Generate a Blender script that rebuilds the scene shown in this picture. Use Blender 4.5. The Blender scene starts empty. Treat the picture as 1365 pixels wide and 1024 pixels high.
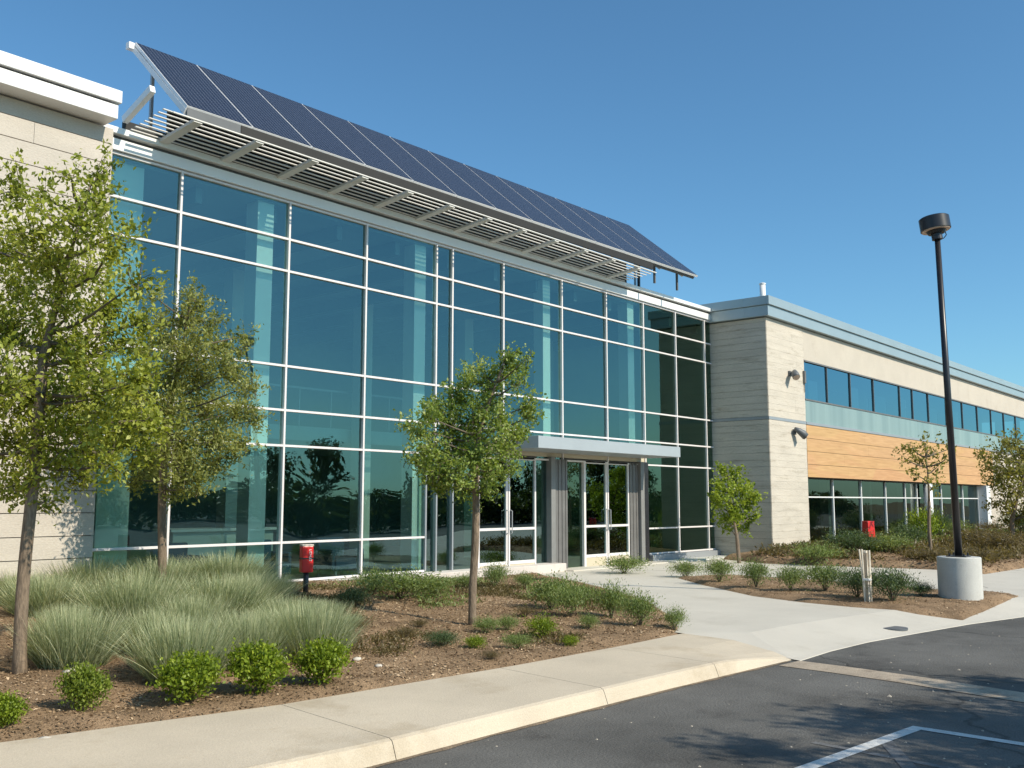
import bpy, math, random
import numpy as np
from mathutils import Vector, Matrix, noise
sc = bpy.context.scene
col = sc.collection
R_ = random.Random(7)
rad = math.radians

# ------------------------------------------------------------------ camera
F_PX, CX, CY, EZ = 1314.0, 682.5, 512.0, 1.7
HD, PT = rad(39.9), math.atan(157 / 1314)
FW = Vector((math.cos(HD)*math.cos(PT), math.sin(HD)*math.cos(PT), math.sin(PT)))
RT = Vector((math.sin(HD), -math.cos(HD), 0))
UP = RT.cross(FW)
cam = bpy.data.cameras.new("camera"); camo = bpy.data.objects.new("camera", cam); col.objects.link(camo)
M = Matrix((RT, UP, -FW)).transposed().to_4x4(); M.translation = Vector((0, 0, EZ))
camo.matrix_world = M
cam.sensor_width = 36; cam.lens = 36 * F_PX / 1365; cam.clip_end = 3000; cam.clip_start = 0.1
sc.camera = camo

def ray(x, y): return FW + RT*((x-CX)/F_PX) + UP*((CY-y)/F_PX)
def gnd(x, y, z=0.13):
    r = ray(x, y); t = (z-EZ)/r.z; return (r.x*t, r.y*t)
def wallp(x, y, Y):
    r = ray(x, y); t = Y/r.y; return (r.x*t, EZ+r.z*t)
def deep(x, y, d):
    r = ray(x, y); return Vector((0, 0, EZ)) + r*d

# ------------------------------------------------------------------ objects
def tag(o, label=None, cat=None, group=None, kind=None):
    if label: o["label"] = label
    if cat: o["category"] = cat
    if group: o["group"] = group
    if kind: o["kind"] = kind
    return o
ORG = {}
def empty(name, loc, label, cat, group=None):
    o = bpy.data.objects.new(name, None); col.objects.link(o); o.location = loc; o.empty_display_size = .2
    ORG[o.name] = Vector(loc); return tag(o, label, cat, group)
class MB:
    def __init__(s): s.v = []; s.f = []; s.uv = []
    def add(s, vs, fs):
        n = len(s.v); s.v += [tuple(p) for p in vs]; s.f += [tuple(i+n for i in f) for f in fs]; return s
    def box(s, x0, x1, y0, y1, z0, z1):
        return s.add([(x0,y0,z0),(x1,y0,z0),(x1,y1,z0),(x0,y1,z0),(x0,y0,z1),(x1,y0,z1),(x1,y1,z1),(x0,y1,z1)],
                     [(0,3,2,1),(4,5,6,7),(0,1,5,4),(1,2,6,5),(2,3,7,6),(3,0,4,7)])
    def bar(s, a, b, w, h, up=(0,0,1)):
        a, b = Vector(a), Vector(b); d = (b-a).normalized(); sd = d.cross(Vector(up)).normalized(); u = sd.cross(d).normalized()
        vs = [p + sd*(w/2*i) + u*(h/2*j) for p in (a, b) for i, j in ((-1,-1),(1,-1),(1,1),(-1,1))]
        return s.add(vs, [(0,1,2,3),(7,6,5,4),(0,4,5,1),(1,5,6,2),(2,6,7,3),(3,7,4,0)])
    def tube(s, pts, rs, n=8, cap=True):
        pts = [Vector(p) for p in pts]; vs = []
        pu = None
        for i, p in enumerate(pts):
            d = (pts[min(i+1, len(pts)-1)] - pts[max(i-1, 0)]).normalized()
            if pu is None: pu = d.orthogonal().normalized()
            pu = (pu - d*pu.dot(d)).normalized(); w = d.cross(pu)
            for k in range(n):
                a = 2*math.pi*k/n; vs.append(p + (pu*math.cos(a) + w*math.sin(a))*rs[i])
        fs = [(i*n+k, i*n+(k+1) % n, (i+1)*n+(k+1) % n, (i+1)*n+k) for i in range(len(pts)-1) for k in range(n)]
        if cap: fs += [tuple(range(n))[::-1], tuple(range((len(pts)-1)*n, len(pts)*n))]
        return s.add(vs, fs)
    def poly(s, pts, z0, z1):
        n = len(pts)
        return s.add([(p[0], p[1], z0) for p in pts] + [(p[0], p[1], z1) for p in pts],
                     [tuple(range(n))[::-1], tuple(range(n, 2*n))] + [(i, (i+1) % n, n+(i+1) % n, n+i) for i in range(n)])
    def build(s, name, mat, parent=None, smooth=False, bevel=0, loc=None):
        me = bpy.data.meshes.new(name)
        o = bpy.data.objects.new(name, me)
        org = Vector((0, 0, 0))
        if parent: org = ORG[parent.name]
        elif loc: org = Vector(loc); o.location = org
        me.from_pydata([(p[0]-org.x, p[1]-org.y, p[2]-org.z) for p in s.v], [], s.f)
        me.materials.append(mat); col.objects.link(o); o.parent = parent; ORG[o.name] = org
        if smooth: me.shade_smooth()
        if bevel:
            b = o.modifiers.new("bevel", "BEVEL"); b.width = bevel; b.segments = 2; b.limit_method = 'ANGLE'
        me.validate(); me.update()
        return o
def npmesh(name, V, Fc, mat, tint=None, parent=None, loc=None, smooth=False):
    """V (n,3), Fc (m,4) quads"""
    me = bpy.data.meshes.new(name); n, m = len(V), len(Fc)
    me.vertices.add(n); me.vertices.foreach_set("co", np.asarray(V, np.float32).ravel())
    me.loops.add(m*4); me.loops.foreach_set("vertex_index", np.asarray(Fc, np.int32).ravel())
    me.polygons.add(m); me.polygons.foreach_set("loop_start", np.arange(0, m*4, 4, dtype=np.int32))
    me.update(calc_edges=True)
    if tint is not None:
        at = me.attributes.new("tint", 'FLOAT', 'POINT'); at.data.foreach_set("value", np.asarray(tint, np.float32))
    me.materials.append(mat)
    if smooth: me.shade_smooth()
    o = bpy.data.objects.new(name, me); col.objects.link(o)
    if parent: o.parent = parent
    elif loc is not None: o.location = loc
    ORG[o.name] = ORG[parent.name] if parent else Vector(loc if loc is not None else (0,0,0))
    return o

# ------------------------------------------------------------------ materials
class NT:
    def __init__(s, name):
        s.m = bpy.data.materials.new(name); s.m.use_nodes = True; s.t = s.m.node_tree; s.t.nodes.clear()
        s.out = s.n('ShaderNodeOutputMaterial')
    def n(s, ty, ins=None, **kw):
        nd = s.t.nodes.new(ty)
        for k, v in kw.items(): setattr(nd, k, v)
        for k, v in (ins or {}).items():
            if isinstance(v, bpy.types.NodeSocket): s.t.links.new(v, nd.inputs[k])
            else: nd.inputs[k].default_value = v
        return nd
    def ramp(s, fac, stops):
        r = s.n('ShaderNodeValToRGB', {'Fac': fac}); e = r.color_ramp.elements
        while len(e) < len(stops): e.new(.5)
        for i, (p, c) in enumerate(stops): e[i].position = p; e[i].color = (*c, 1)
        return r.outputs[0]
    def done(s, sh): s.t.links.new(sh, s.out.inputs['Surface']); return s.m
def lerp(a, b, t): return tuple(x+(y-x)*t for x, y in zip(a, b))
def surf(name, c, rough=.6, var=.12, scale=2.0, bump=0, bscale=40, metal=0, spec=.5, stretch=(1,1,1), fine=0, stain=None):
    """painted / stone / concrete like surface with broad and fine variation"""
    t = NT(name); tc = t.n('ShaderNodeTexCoord').outputs['Object']
    mp = t.n('ShaderNodeMapping', {'Vector': tc, 'Scale': stretch}).outputs[0]
    n1 = t.n('ShaderNodeTexNoise', {'Vector': mp, 'Scale': scale, 'Detail': 6.0, 'Roughness': .62}).outputs[0]
    cc = t.ramp(n1, [(.3, tuple(x*(1-var) for x in c)), (.7, tuple(min(1, x*(1+var)) for x in c))])
    if fine:
        n2 = t.n('ShaderNodeTexNoise', {'Vector': mp, 'Scale': bscale*2.0, 'Detail': 3.0}).outputs[0]
        f = t.ramp(n2, [(.35, (1-fine,)*3), (.65, (1+fine*.5,)*3)])
        cc = t.n('ShaderNodeMix', {0: 1.0, 6: cc, 7: f}, data_type='RGBA', blend_type='MULTIPLY').outputs[2]
    if stain:
        n3 = t.n('ShaderNodeTexNoise', {'Vector': mp, 'Scale': stain[1], 'Detail': 8.0, 'Roughness': .7}).outputs[0]
        f = t.ramp(n3, [(stain[2], (1, 1, 1)), (min(1, stain[2]+.14), stain[0])])
        cc = t.n('ShaderNodeMix', {0: 1.0, 6: cc, 7: f}, data_type='RGBA', blend_type='MULTIPLY').outputs[2]
    b = t.n('ShaderNodeBsdfPrincipled', {'Base Color': cc, 'Roughness': rough, 'Metallic': metal, 'Specular IOR Level': spec})
    if bump:
        nb = t.n('ShaderNodeTexNoise', {'Vector': mp, 'Scale': bscale, 'Detail': 5.0, 'Roughness': .6}).outputs[0]
        bp = t.n('ShaderNodeBump', {'Height': nb, 'Strength': bump, 'Distance': .02}).outputs[0]
        t.t.links.new(bp, b.inputs['Normal'])
    return t.done(b.outputs[0])
def leafm(name, dark, mid, light, trans=.42, rough=.45):
    t = NT(name); a = t.n('ShaderNodeAttribute', attribute_name='tint').outputs['Fac']
    c = t.ramp(a, [(0, dark), (.5, mid), (1, light)])
    b = t.n('ShaderNodeBsdfPrincipled', {'Base Color': c, 'Roughness': rough, 'Specular IOR Level': .35})
    c2 = t.n('ShaderNodeMix', {0: 1.0, 6: c, 7: (1.25, 1.2, .5, 1)}, data_type='RGBA', blend_type='MULTIPLY').outputs[2]
    tr = t.n('ShaderNodeBsdfTranslucent', {'Color': c2})
    return t.done(t.n('ShaderNodeMixShader', {0: trans, 1: b.outputs[0], 2: tr.outputs[0]}).outputs[0])
def glassm(name, tint, refl, base=.12, gain=1.0, wob=.004, rough=0.0):
    t = NT(name); tc = t.n('ShaderNodeTexCoord').outputs['Object']
    nz = t.n('ShaderNodeTexNoise', {'Vector': tc, 'Scale': .7, 'Detail': 1.0}).outputs[0]
    bp = t.n('ShaderNodeBump', {'Height': nz, 'Strength': 1.0, 'Distance': wob}).outputs[0]
    fr = t.n('ShaderNodeFresnel', {'IOR': 1.6}).outputs[0]
    f = t.n('ShaderNodeMath', {0: fr, 1: gain, 2: base}, operation='MULTIPLY_ADD', use_clamp=True).outputs[0]
    g = t.n('ShaderNodeBsdfGlossy', {'Color': (*refl, 1), 'Roughness': rough, 'Normal': bp})
    tr = t.n('ShaderNodeBsdfTransparent', {'Color': (*tint, 1)})
    return t.done(t.n('ShaderNodeMixShader', {0: f, 1: tr.outputs[0], 2: g.outputs[0]}).outputs[0])

m_asph = surf("asphalt", (.125,.122,.114), .88, .42, .45, .6, 40, fine=.25, stain=((.62,.61,.61), .8, .53), spec=.25)
def add_cracks(m, scale, wdt, dark):
    t = m.node_tree; b = [n for n in t.nodes if n.type == 'BSDF_PRINCIPLED'][0]; src = b.inputs['Base Color'].links[0].from_socket
    def N(ty, **k):
        n = t.nodes.new(ty)
        for a, v in k.items(): setattr(n, a, v)
        return n
    tc = N('ShaderNodeTexCoord'); nz_ = N('ShaderNodeTexNoise'); nz_.inputs['Scale'].default_value = 1.6; nz_.inputs['Detail'].default_value = 6
    ad = N('ShaderNodeVectorMath', operation='MULTIPLY_ADD'); ad.inputs[1].default_value = (.9, .9, 0)
    t.links.new(tc.outputs['Object'], nz_.inputs['Vector']); t.links.new(nz_.outputs['Color'], ad.inputs[0]); t.links.new(tc.outputs['Object'], ad.inputs[2])
    v = N('ShaderNodeTexVoronoi', feature='DISTANCE_TO_EDGE'); v.inputs['Scale'].default_value = scale; t.links.new(ad.outputs[0], v.inputs['Vector'])
    r = N('ShaderNodeValToRGB'); r.color_ramp.elements[0].position = wdt*.4; r.color_ramp.elements[0].color = (dark, dark, dark, 1); r.color_ramp.elements[1].position = wdt; r.color_ramp.elements[1].color = (1, 1, 1, 1)
    t.links.new(v.outputs['Distance'], r.inputs[0]); mx = N('ShaderNodeMix', data_type='RGBA', blend_type='MULTIPLY'); mx.inputs[0].default_value = 1
    t.links.new(src, mx.inputs[6]); t.links.new(r.outputs[0], mx.inputs[7]); t.links.new(mx.outputs[2], b.inputs['Base Color'])
add_cracks(m_asph, .22, .006, .55)
m_side = surf("tan_concrete", (.55,.475,.365), .8, .09, 1.0, .25, 60, fine=.10, stain=((.84,.81,.76), 1.1, .54))
m_plaza = surf("pale_concrete", (.55,.515,.445), .8, .06, .9, .25, 110, fine=.08, stain=((.88,.87,.85), .8, .56))
m_conc = surf("base_concrete", (.52,.52,.49), .8, .08, 3, .25, 60, fine=.08, stain=((.82,.82,.8), 2.5, .56))
m_plinth = surf("plinth_concrete", (.58,.53,.49), .8, .08, 2, .2, 60, fine=.08, stain=((.85,.82,.8), 2, .56))
m_joint = surf("joint_dark", (.16,.14,.12), .9)
m_line = surf("road_paint", (.62,.62,.60), .7, .12, 6, .2, 90, fine=.25, stain=((.45,.45,.45), 14, .56))
m_fade = surf("faded_paint", (.145,.145,.145), .8, .3, 5, .2, 90, fine=.3, stain=((.35,.35,.35), 7, .5))
m_soil = surf("mulch_soil", (.30,.205,.125), .95, .35, 2.2, .9, 60, fine=.5, spec=.1)
m_earth = surf("dry_ground", (.17,.14,.09), .95, .25, .3, .5, 20, fine=.3, spec=.1)
m_lime = surf("cream_limestone", (.51,.46,.40), .88, .09, 1.4, .3, 26, fine=.10, stretch=(.6,1,2.0), stain=((.86,.84,.82), 1.8, .58))
m_board = surf("board_formed_concrete", (.54,.49,.415), .88, .10, 1.6, .6, 14, fine=.08, stretch=(.5,.5,2.6), stain=((.74,.72,.68), 2.4, .54))
m_cream = surf("cream_panel", (.50,.45,.38), .8, .06, .8, .15, 30, fine=.05, stain=((.9,.88,.86), .9, .56))
m_white = surf("white_metal", (.74,.74,.74), .35, .03, 2)
m_mull = surf("white_mullion", (.70,.66,.65), .35, .04, 3)
m_fascia = surf("silver_fascia", (.76,.77,.76), .4, .04, .7, metal=.05)
m_coping = surf("blue_grey_coping", (.36,.43,.45), .35, .05, .7, metal=.35)
m_gap = surf("dark_reveal", (.10,.10,.10), .7)
m_side2 = surf("mid_grey_metal", (.11,.115,.12), .5, .1, 3)
m_post = surf("post_grey_metal", (.20,.20,.195), .5, .1, 3)
m_dgrey = surf("dark_grey_metal", (.10,.11,.12), .5, .1, 3)
m_grey = surf("grey_metal", (.34,.36,.38), .4, .06, 1.5, metal=.3)
m_canopy = surf("canopy_metal", (.42,.45,.47), .38, .05, 1.2, metal=.3)
m_corr = surf("dark_grey_cladding", (.16,.155,.15), .5, .15, 2.5, metal=.2)
m_beige = surf("beige_panel", (.52,.46,.34), .6, .05, 1.5)
m_slat = surf("louvre_slat", (.66,.64,.60), .45, .06, 2)
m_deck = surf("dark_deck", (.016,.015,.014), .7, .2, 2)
m_black = surf("black_paint", (.022,.021,.024), .35, .2, 4)
m_lens = surf("lamp_diffuser", (.55,.40,.30), .5, .1, 6)
m_red = surf("red_enamel", (.62,.022,.02), .35, .08, 6)
m_wood = None
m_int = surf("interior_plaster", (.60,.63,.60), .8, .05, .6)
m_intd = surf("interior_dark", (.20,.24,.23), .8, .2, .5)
m_intf = surf("interior_floor", (.30,.29,.27), .35, .1, .5)
m_intc = surf("interior_ceiling", (.34,.42,.43), .8, .1, .4)
m_colm = surf("interior_column", (.90,.92,.88), .6, .03, 1)
m_roof = surf("roof_membrane", (.35,.35,.34), .85, .1, .5)
m_trunk = surf("bark", (.22,.165,.115), .9, .28, 6, .9, 30, stretch=(1,1,.25), fine=.3)
m_trunkd = surf("twig_bark", (.12,.10,.07), .9, .25, 8)
m_stone = surf("pale_stone", (.5,.46,.4), .8, .2, 9)
m_stake = surf("weathered_timber", (.78,.70,.58), .85, .25, 8, .5, 40, stretch=(1,1,.15), stain=((.5,.42,.32), 10, .54))

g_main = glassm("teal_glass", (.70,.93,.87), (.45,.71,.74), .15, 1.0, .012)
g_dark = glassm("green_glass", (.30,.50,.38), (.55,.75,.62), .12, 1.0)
g_door = glassm("door_glass", (.40,.64,.52), (.62,.86,.86), .16, 1.0)
g_strip = glassm("blue_strip_glass", (.25,.42,.48), (.45,.72,.86), .34, .9)
g_low = glassm("low_window_glass", (.36,.48,.42), (.65,.75,.68), .08, .9)
t = NT("frosted_spandrel"); tc = t.n('ShaderNodeTexCoord').outputs['Object']
mp = t.n('ShaderNodeMapping', {'Vector': tc, 'Scale': (1.4, 1, .05)}).outputs[0]
nn = t.n('ShaderNodeTexNoise', {'Vector': mp, 'Scale': 1.3, 'Detail': 3.0}).outputs[0]
m_frost = t.done(t.n('ShaderNodeBsdfPrincipled', {'Base Color': t.ramp(nn, [(.3, (.18,.25,.25)), (.7, (.25,.33,.32))]), 'Roughness': .22}).outputs[0])
# cedar boards
t = NT("cedar_cladding"); tc = t.n('ShaderNodeTexCoord').outputs['Object']
mp = t.n('ShaderNodeMapping', {'Vector': tc, 'Scale': (.5, 1, 9)}).outputs[0]
nn = t.n('ShaderNodeTexNoise', {'Vector': mp, 'Scale': 2.2, 'Detail': 6.0, 'Distortion': .6}).outputs[0]
m2 = t.n('ShaderNodeMapping', {'Vector': tc, 'Scale': (.28, 1, 2.7)}).outputs[0]
vv = t.n('ShaderNodeTexVoronoi', {'Vector': m2, 'Scale': 1.0}).outputs['Color']
c1 = t.ramp(nn, [(.3, (.47,.265,.115)), (.7, (.60,.365,.17))])
c2 = t.n('ShaderNodeMix', {0: .05, 6: c1, 7: vv}, data_type='RGBA', blend_type='SOFT_LIGHT').outputs[2]
m_wood = t.done(t.n('ShaderNodeBsdfPrincipled', {'Base Color': c2, 'Roughness': .55}).outputs[0])
# solar cells (uv driven)
t = NT("solar_cells"); uv = t.n('ShaderNodeTexCoord').outputs['UV']
mp = t.n('ShaderNodeMapping', {'Vector': uv, 'Scale': (14, 36, 1)}).outputs[0]
bk = t.n('ShaderNodeTexBrick', {'Vector': mp, 'Scale': 1.0, 'Mortar Size': .07, 'Mortar Smooth': .3, 'Brick Width': 1.0, 'Row Height': 1.0,
        'Color1': (.008,.010,.020,1), 'Color2': (.011,.014,.027,1), 'Mortar': (.12,.13,.17,1)}, offset=0.0)
m_solar = t.done(t.n('ShaderNodeBsdfPrincipled', {'Base Color': bk.outputs['Color'], 'Roughness': .25, 'Specular IOR Level': .22}).outputs[0])

lf_big = leafm("leaf_olive", (.11,.14,.020), (.33,.38,.055), (.57,.58,.16))
lf_mid = leafm("leaf_soft_olive", (.10,.125,.035), (.29,.32,.09), (.48,.49,.19))
lf_ctr = leafm("leaf_green", (.075,.125,.025), (.25,.34,.065), (.52,.57,.24))
lf_lime = leafm("leaf_lime", (.09,.14,.015), (.25,.33,.035), (.42,.48,.08))
lf_box = leafm("leaf_bright", (.055,.095,.008), (.19,.27,.020), (.40,.48,.06))
lf_box2 = leafm("leaf_bright_olive", (.05,.085,.010), (.17,.235,.028), (.36,.42,.08))
lf_far = leafm("leaf_far", (.09,.10,.025), (.24,.24,.06), (.42,.36,.13))
lf_dark = leafm("leaf_dark", (.03,.05,.015), (.065,.095,.03), (.12,.15,.05))
lf_grass = leafm("blade_blue_green", (.13,.165,.085), (.32,.38,.22), (.66,.66,.45), .3, .6)
lf_shrub = leafm("leaf_sage", (.065,.10,.030), (.19,.26,.085), (.38,.44,.19))
lf_shr2 = leafm("leaf_grey_green", (.035,.065,.030), (.085,.135,.062), (.20,.26,.13))
lf_dry = leafm("leaf_dry", (.07,.055,.025), (.15,.12,.055), (.27,.21,.11))
lf_chip = leafm("bark_chip", (.12,.075,.042), (.36,.25,.145), (.68,.53,.37), 0.0, .9)

# ------------------------------------------------------------------ light, sky, colour
EL, AZ = rad(38), rad(173)
W = bpy.data.worlds.new("World"); sc.world = W; W.use_nodes = True
nt = W.node_tree; bg = nt.nodes['Background']; sky = nt.nodes.new('ShaderNodeTexSky')
sky.sky_type = 'NISHITA'; sky.sun_disc = False; sky.sun_elevation = EL; sky.sun_rotation = AZ
sky.altitude = 100; sky.air_density = 1.0; sky.dust_density = .7; sky.ozone_density = 1.3
tn_ = nt.nodes.new('ShaderNodeMix'); tn_.data_type = 'RGBA'; tn_.blend_type = 'MULTIPLY'; tn_.inputs[0].default_value = 1; tn_.inputs[7].default_value = (.54, .88, 1.02, 1)
nt.links.new(sky.outputs[0], tn_.inputs[6]); nt.links.new(tn_.outputs[2], bg.inputs[0]); bg.inputs[1].default_value = .12
sl = bpy.data.lights.new("sun", 'SUN'); sl.energy = 4.35; sl.angle = rad(.5); sl.color = (1, .90, .74)
so = bpy.data.objects.new("sun", sl); col.objects.link(so); so.location = (0, -20, 30)
sd = Vector((math.sin(AZ)*math.cos(EL), math.cos(AZ)*math.cos(EL), math.sin(EL)))
so.rotation_euler = sd.to_track_quat('Z', 'Y').to_euler()
vs = sc.view_settings; vs.view_transform = 'Standard'; vs.look = 'None'; vs.gamma = 1; vs.use_curve_mapping = False; vs.exposure = .34
sc.cycles.max_bounces = 8; sc.cycles.transparent_max_bounces = 12

# ------------------------------------------------------------------ ground, road, paving
def struct(o): o["kind"] = "structure"; return o
struct(MB().poly([(-600,-600),(600,-600),(600,600),(-600,600)], -.5, -.06).build("ground", m_earth))
struct(MB().poly([(-60,-36),(130,-36),(130,15),(-60,15)], -.05, 0).build("road", m_asph))
kerb = [(-14,9.3),(-8,7.7),(-3,6.4),(0,5.75),(2.5,5.2),(4.54,4.97),(6.1,4.95),(8,4.88),(9.3,4.80),(10.3,4.73)]
back = [(-14,11.0),(-8,9.6),(-3,8.3),(0,7.55),(3,6.88),(4.9,6.47),(7.5,6.25),(9.2,6.19),(10.4,6.20),(10.62,6.2)]
def pl(poly, x):
    for a, b in zip(poly, poly[1:]):
        if a[0] <= x <= b[0]: return a[1]+(b[1]-a[1])*(x-a[0])/(b[0]-a[0])
    return poly[0][1] if x < poly[0][0] else poly[-1][1]
joints = [-13.9, -11.2, -8.9, -6.6, -4.3, -2.0, .3, 2.62, 4.93, 7.32, 9.1, 10.62]
mb = MB()
def ktop(x): return .13 if x < 9.0 else .13-.115*min(1, (x-9.0)/1.45)**1.3
for a, b in zip(joints, joints[1:]):
    a += .0035; b -= .0035; n = max(2, int((b-a)/.25)); rows = []
    for i in range(n+1):
        x = a+(b-a)*i/n; sk = lambda xx: xx  # cross joints run square to the kerb
        yb = pl(back, x); xk = x-.22 if x < 10 else x-.27*(1); yk = pl(kerb, xk); zt = ktop(xk)
        d = Vector((xk-x, yk-yb)); L = d.length; d /= L
        prof = [(0, -.03), (0, .13), (L*.5, .13), (L-.20, .13*.35+zt*.65), (L-.05, zt), (L-.018, zt-.012), (L-.002, zt-.04 if zt > .06 else zt*.6), (L+.035, .006), (L+.035, -.03)]
        rows.append([(x+d.x*u, yb+d.y*u, z) for u, z in prof])
    k = len(rows[0]); vsx = [p for r in rows for p in r]
    fs = [(i*k+j, i*k+j+1, (i+1)*k+j+1, (i+1)*k+j) for i in range(n) for j in range(k-1)]
    fs += [tuple(range(k)), tuple(range(n*k, n*k+k))[::-1]]
    mb.add(vsx, fs)
struct(mb.build("sidewalk", m_side))
mb = MB()
for i in range(len(kerb)-1): pass
struct(MB().poly([(x, pl(kerb, x-.2)+.12) for x in np.linspace(-13.5, 8.7, 40)] + [(x, pl(back, x)-.02) for x in np.linspace(8.7, -13.5, 40)], -.02, .115).build("sidewalk_joint_filler", m_joint))
# plaza with a flush edge at the road
edge = [(10.32,4.70),(11.2,4.72),(12.2,4.66),(13.26,4.50),(14.9,4.22),(16.6,3.80),(19,2.9),(23,1.0),(30,-3),(44,-12)]
inner = []
for i, p in enumerate(edge):
    a = Vector(edge[max(i-1,0)]); b = Vector(edge[min(i+1,len(edge)-1)]); d = (b-a).normalized(); nrm = Vector((-d.y, d.x))
    q = Vector(p)+nrm*.9; inner.append((q.x, q.y))
inner[0] = (10.63, 6.2)
mb = MB()
vsx = [(p[0]-.0, p[1]-.12, -.03) for p in edge] + [(p[0], p[1]-.10, .006) for p in edge] + [(*p, .014) for p in edge] + [(*p, .13) for p in inner]
k = len(edge); fs = [(r*k+i, r*k+i+1, (r+1)*k+i+1, (r+1)*k+i) for r in range(3) for i in range(k-1)]
mb.add(vsx, fs)
pp = inner + [(60,-12),(60,14.6),(10.63,14.6)]
mb.add([(*p, .13) for p in pp], [tuple(range(len(pp)))])
struct(mb.build("plaza_paving", m_plaza))
mb = MB()
for a, b in [((18.6,13.2),(22.2,10.0)), ((20.1,8.6),(21.6,10.3)), ((19.7,5.1),(22.0,6.3)), ((24,3.8),(25.2,6.0)), ((28,1.6),(29,6.0))]:
    mb.bar((*a, .1295), (*b, .1295), .007, .006)
struct(mb.build("paving_joint", m_joint))
# concrete drain strip across the asphalt, painted parking lines
def ribbon(pts, w, z, h=.004):
    m = MB(); L = []; 
    for i, p in enumerate(pts):
        a = Vector(pts[max(i-1,0)]); b = Vector(pts[min(i+1,len(pts)-1)]); d = (b-a).normalized(); n_ = Vector((-d.y, d.x))*w/2
        L.append((p[0]+n_.x, p[1]+n_.y)); L.append((p[0]-n_.x, p[1]-n_.y))
    v = [(*p, z) for p in L]; m.add(v, [(2*i, 2*i+1, 2*i+3, 2*i+2) for i in range(len(pts)-1)]); return m
struct(ribbon([(10.1,4.62),(10.04,4.0),(9.9,3.2),(9.68,2.3),(9.3,.5),(8.8,-2),(8,-6)], .44, .005).build("drain_strip", surf("worn_tan_concrete", (.40,.33,.25), .85, .2, 2.5, .5, 60, fine=.25, stain=((.45,.42,.40), 2.2, .53))))
struct(ribbon([(x, pl(kerb, x)-.045+.012*math.sin(x*7)+.008*math.sin(x*17)) for x in np.linspace(-6, 10.2, 90)], .075, .0035).build("gutter_dirt", surf("gutter_dirt", (.20,.15,.10), .95, .4, 5, .4, 60, fine=.5)))
_r = np.random.default_rng(77); _n = 520; _P = np.column_stack([_r.uniform(3, 22, _n), _r.uniform(-2, 4.9, _n)]); _k = np.array([p[1] < pl(kerb, p[0])-.06 if p[0] < 10.3 else p[1] < 4.5-(p[0]-10.3)**1.6*.04 for p in _P]); _P = _P[_k]; _n = len(_P)
_s = _r.uniform(.004, .012, _n)*(1+1.2*(_r.random(_n) < .05)); _V = np.zeros((_n, 5, 3))
for _i, (_a, _b, _c) in enumerate(((-1,-1,0),(1,-.7,0),(.8,1,0),(-.9,.8,0),(0,0,.8))): _V[:, _i] = np.column_stack([_P[:, 0]+_a*_s, _P[:, 1]+_b*_s, .001+_c*_s])
_F = [q for _i in range(_n) for q in ((_i*5, _i*5+1, _i*5+4, _i*5+4), )]
_m = MB(); 
for _i in range(_n): _m.add([tuple(p) for p in _V[_i]], [(0,1,4),(1,2,4),(2,3,4),(3,0,4)])
tag(_m.build("grit", surf("pale_grit", (.38,.34,.28), .9, .3, 40)), "tiny pale stones scattered over the asphalt", "grit", kind="stuff")
c0, c1_, c2_ = gnd(1222,971,0), gnd(1070,1026,0), gnd(1365,993,0)
def ext(a, b, k): return (a[0]+(b[0]-a[0])*k, a[1]+(b[1]-a[1])*k)
dx = Vector((c1_[0]-c0[0], c1_[1]-c0[1])).normalized()
mb = ribbon([(c0[0]-dx.x*.05, c0[1]-dx.y*.05), ext(c0, c1_, 3.0)], .10, .004); 
mb2 = ribbon([(c0[0]-.0, c0[1]-.052), ext(c0, c2_, 6)], .10, .0045); mb.add(mb2.v, mb2.f)
struct(mb.build("parking_line", m_line))
mb = ribbon([gnd(1084,990,0), gnd(1272,1026,0), ext(gnd(1084,990,0), gnd(1272,1026,0), 2)], .07, .003)
mb2 = ribbon([gnd(1178,985,0), gnd(1214,1026,0)], .10, .0035); mb.add(mb2.v, mb2.f)
struct(mb.build("faded_parking_line", m_fade))

# ------------------------------------------------------------------ planting beds
def sdist(P, poly):
    P = np.asarray(P); q = np.asarray(poly); d = np.full(len(P), 1e9); ins = np.zeros(len(P), bool)
    for i in range(len(q)):
        a, b = q[i], q[(i+1) % len(q)]; ab = b-a; t_ = np.clip(((P-a)@ab)/(ab@ab), 0, 1)
        d = np.minimum(d, np.linalg.norm(P-(a+t_[:, None]*ab), axis=1))
        c = ((a[1] > P[:, 1]) != (b[1] > P[:, 1])); 
        with np.errstate(divide='ignore', invalid='ignore'):
            xx = a[0]+(P[:, 1]-a[1])*(b[0]-a[0])/(b[1]-a[1] if b[1] != a[1] else 1e-9)
        ins ^= c & (P[:, 0] < xx)
    return np.where(ins, d, -d)
def nz(x, y, s): return noise.noise((x*s, y*s, 3.1))
def paz(x, y):   # height of the paving, ramped down to the road edge
    q = -float(sdist([(x, y)], [*edge, (44,-30), (10,-30)])[0]); return .014+(.13-.014)*max(0, min(1, q/.9))
bedA = [(-14,11.0),(-8,9.62),(-3,8.32),(0,7.57),(3,6.90),(4.9,6.49),(7.5,6.27),(9.2,6.21),(10.5,6.22)] + \
       [gnd(*p) for p in [(908,838),(893,820),(868,803),(830,791),(785,779),(735,770)]] + [(17.3,13.72),(-14,13.72)]
island = [gnd(*p) for p in [(900,770.5),(934,780),(1002,795),(1070,803.6),(1138,810),(1224,815.5),(1285,817.5),(1362,795),(1312,789),(1254,788),(1160,780),(1060,773),(968,768)]]
bedC = [gnd(*p) for p in [(966,746),(1019,751.5),(1138,756),(1207,758),(1254,760),(1312,766),(1365,757.6)]] + [(34,6.3),(62,6.3),(62,12.5),(26.2,12.5),(25.9,13.2),(24.4,13.2)]
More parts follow.
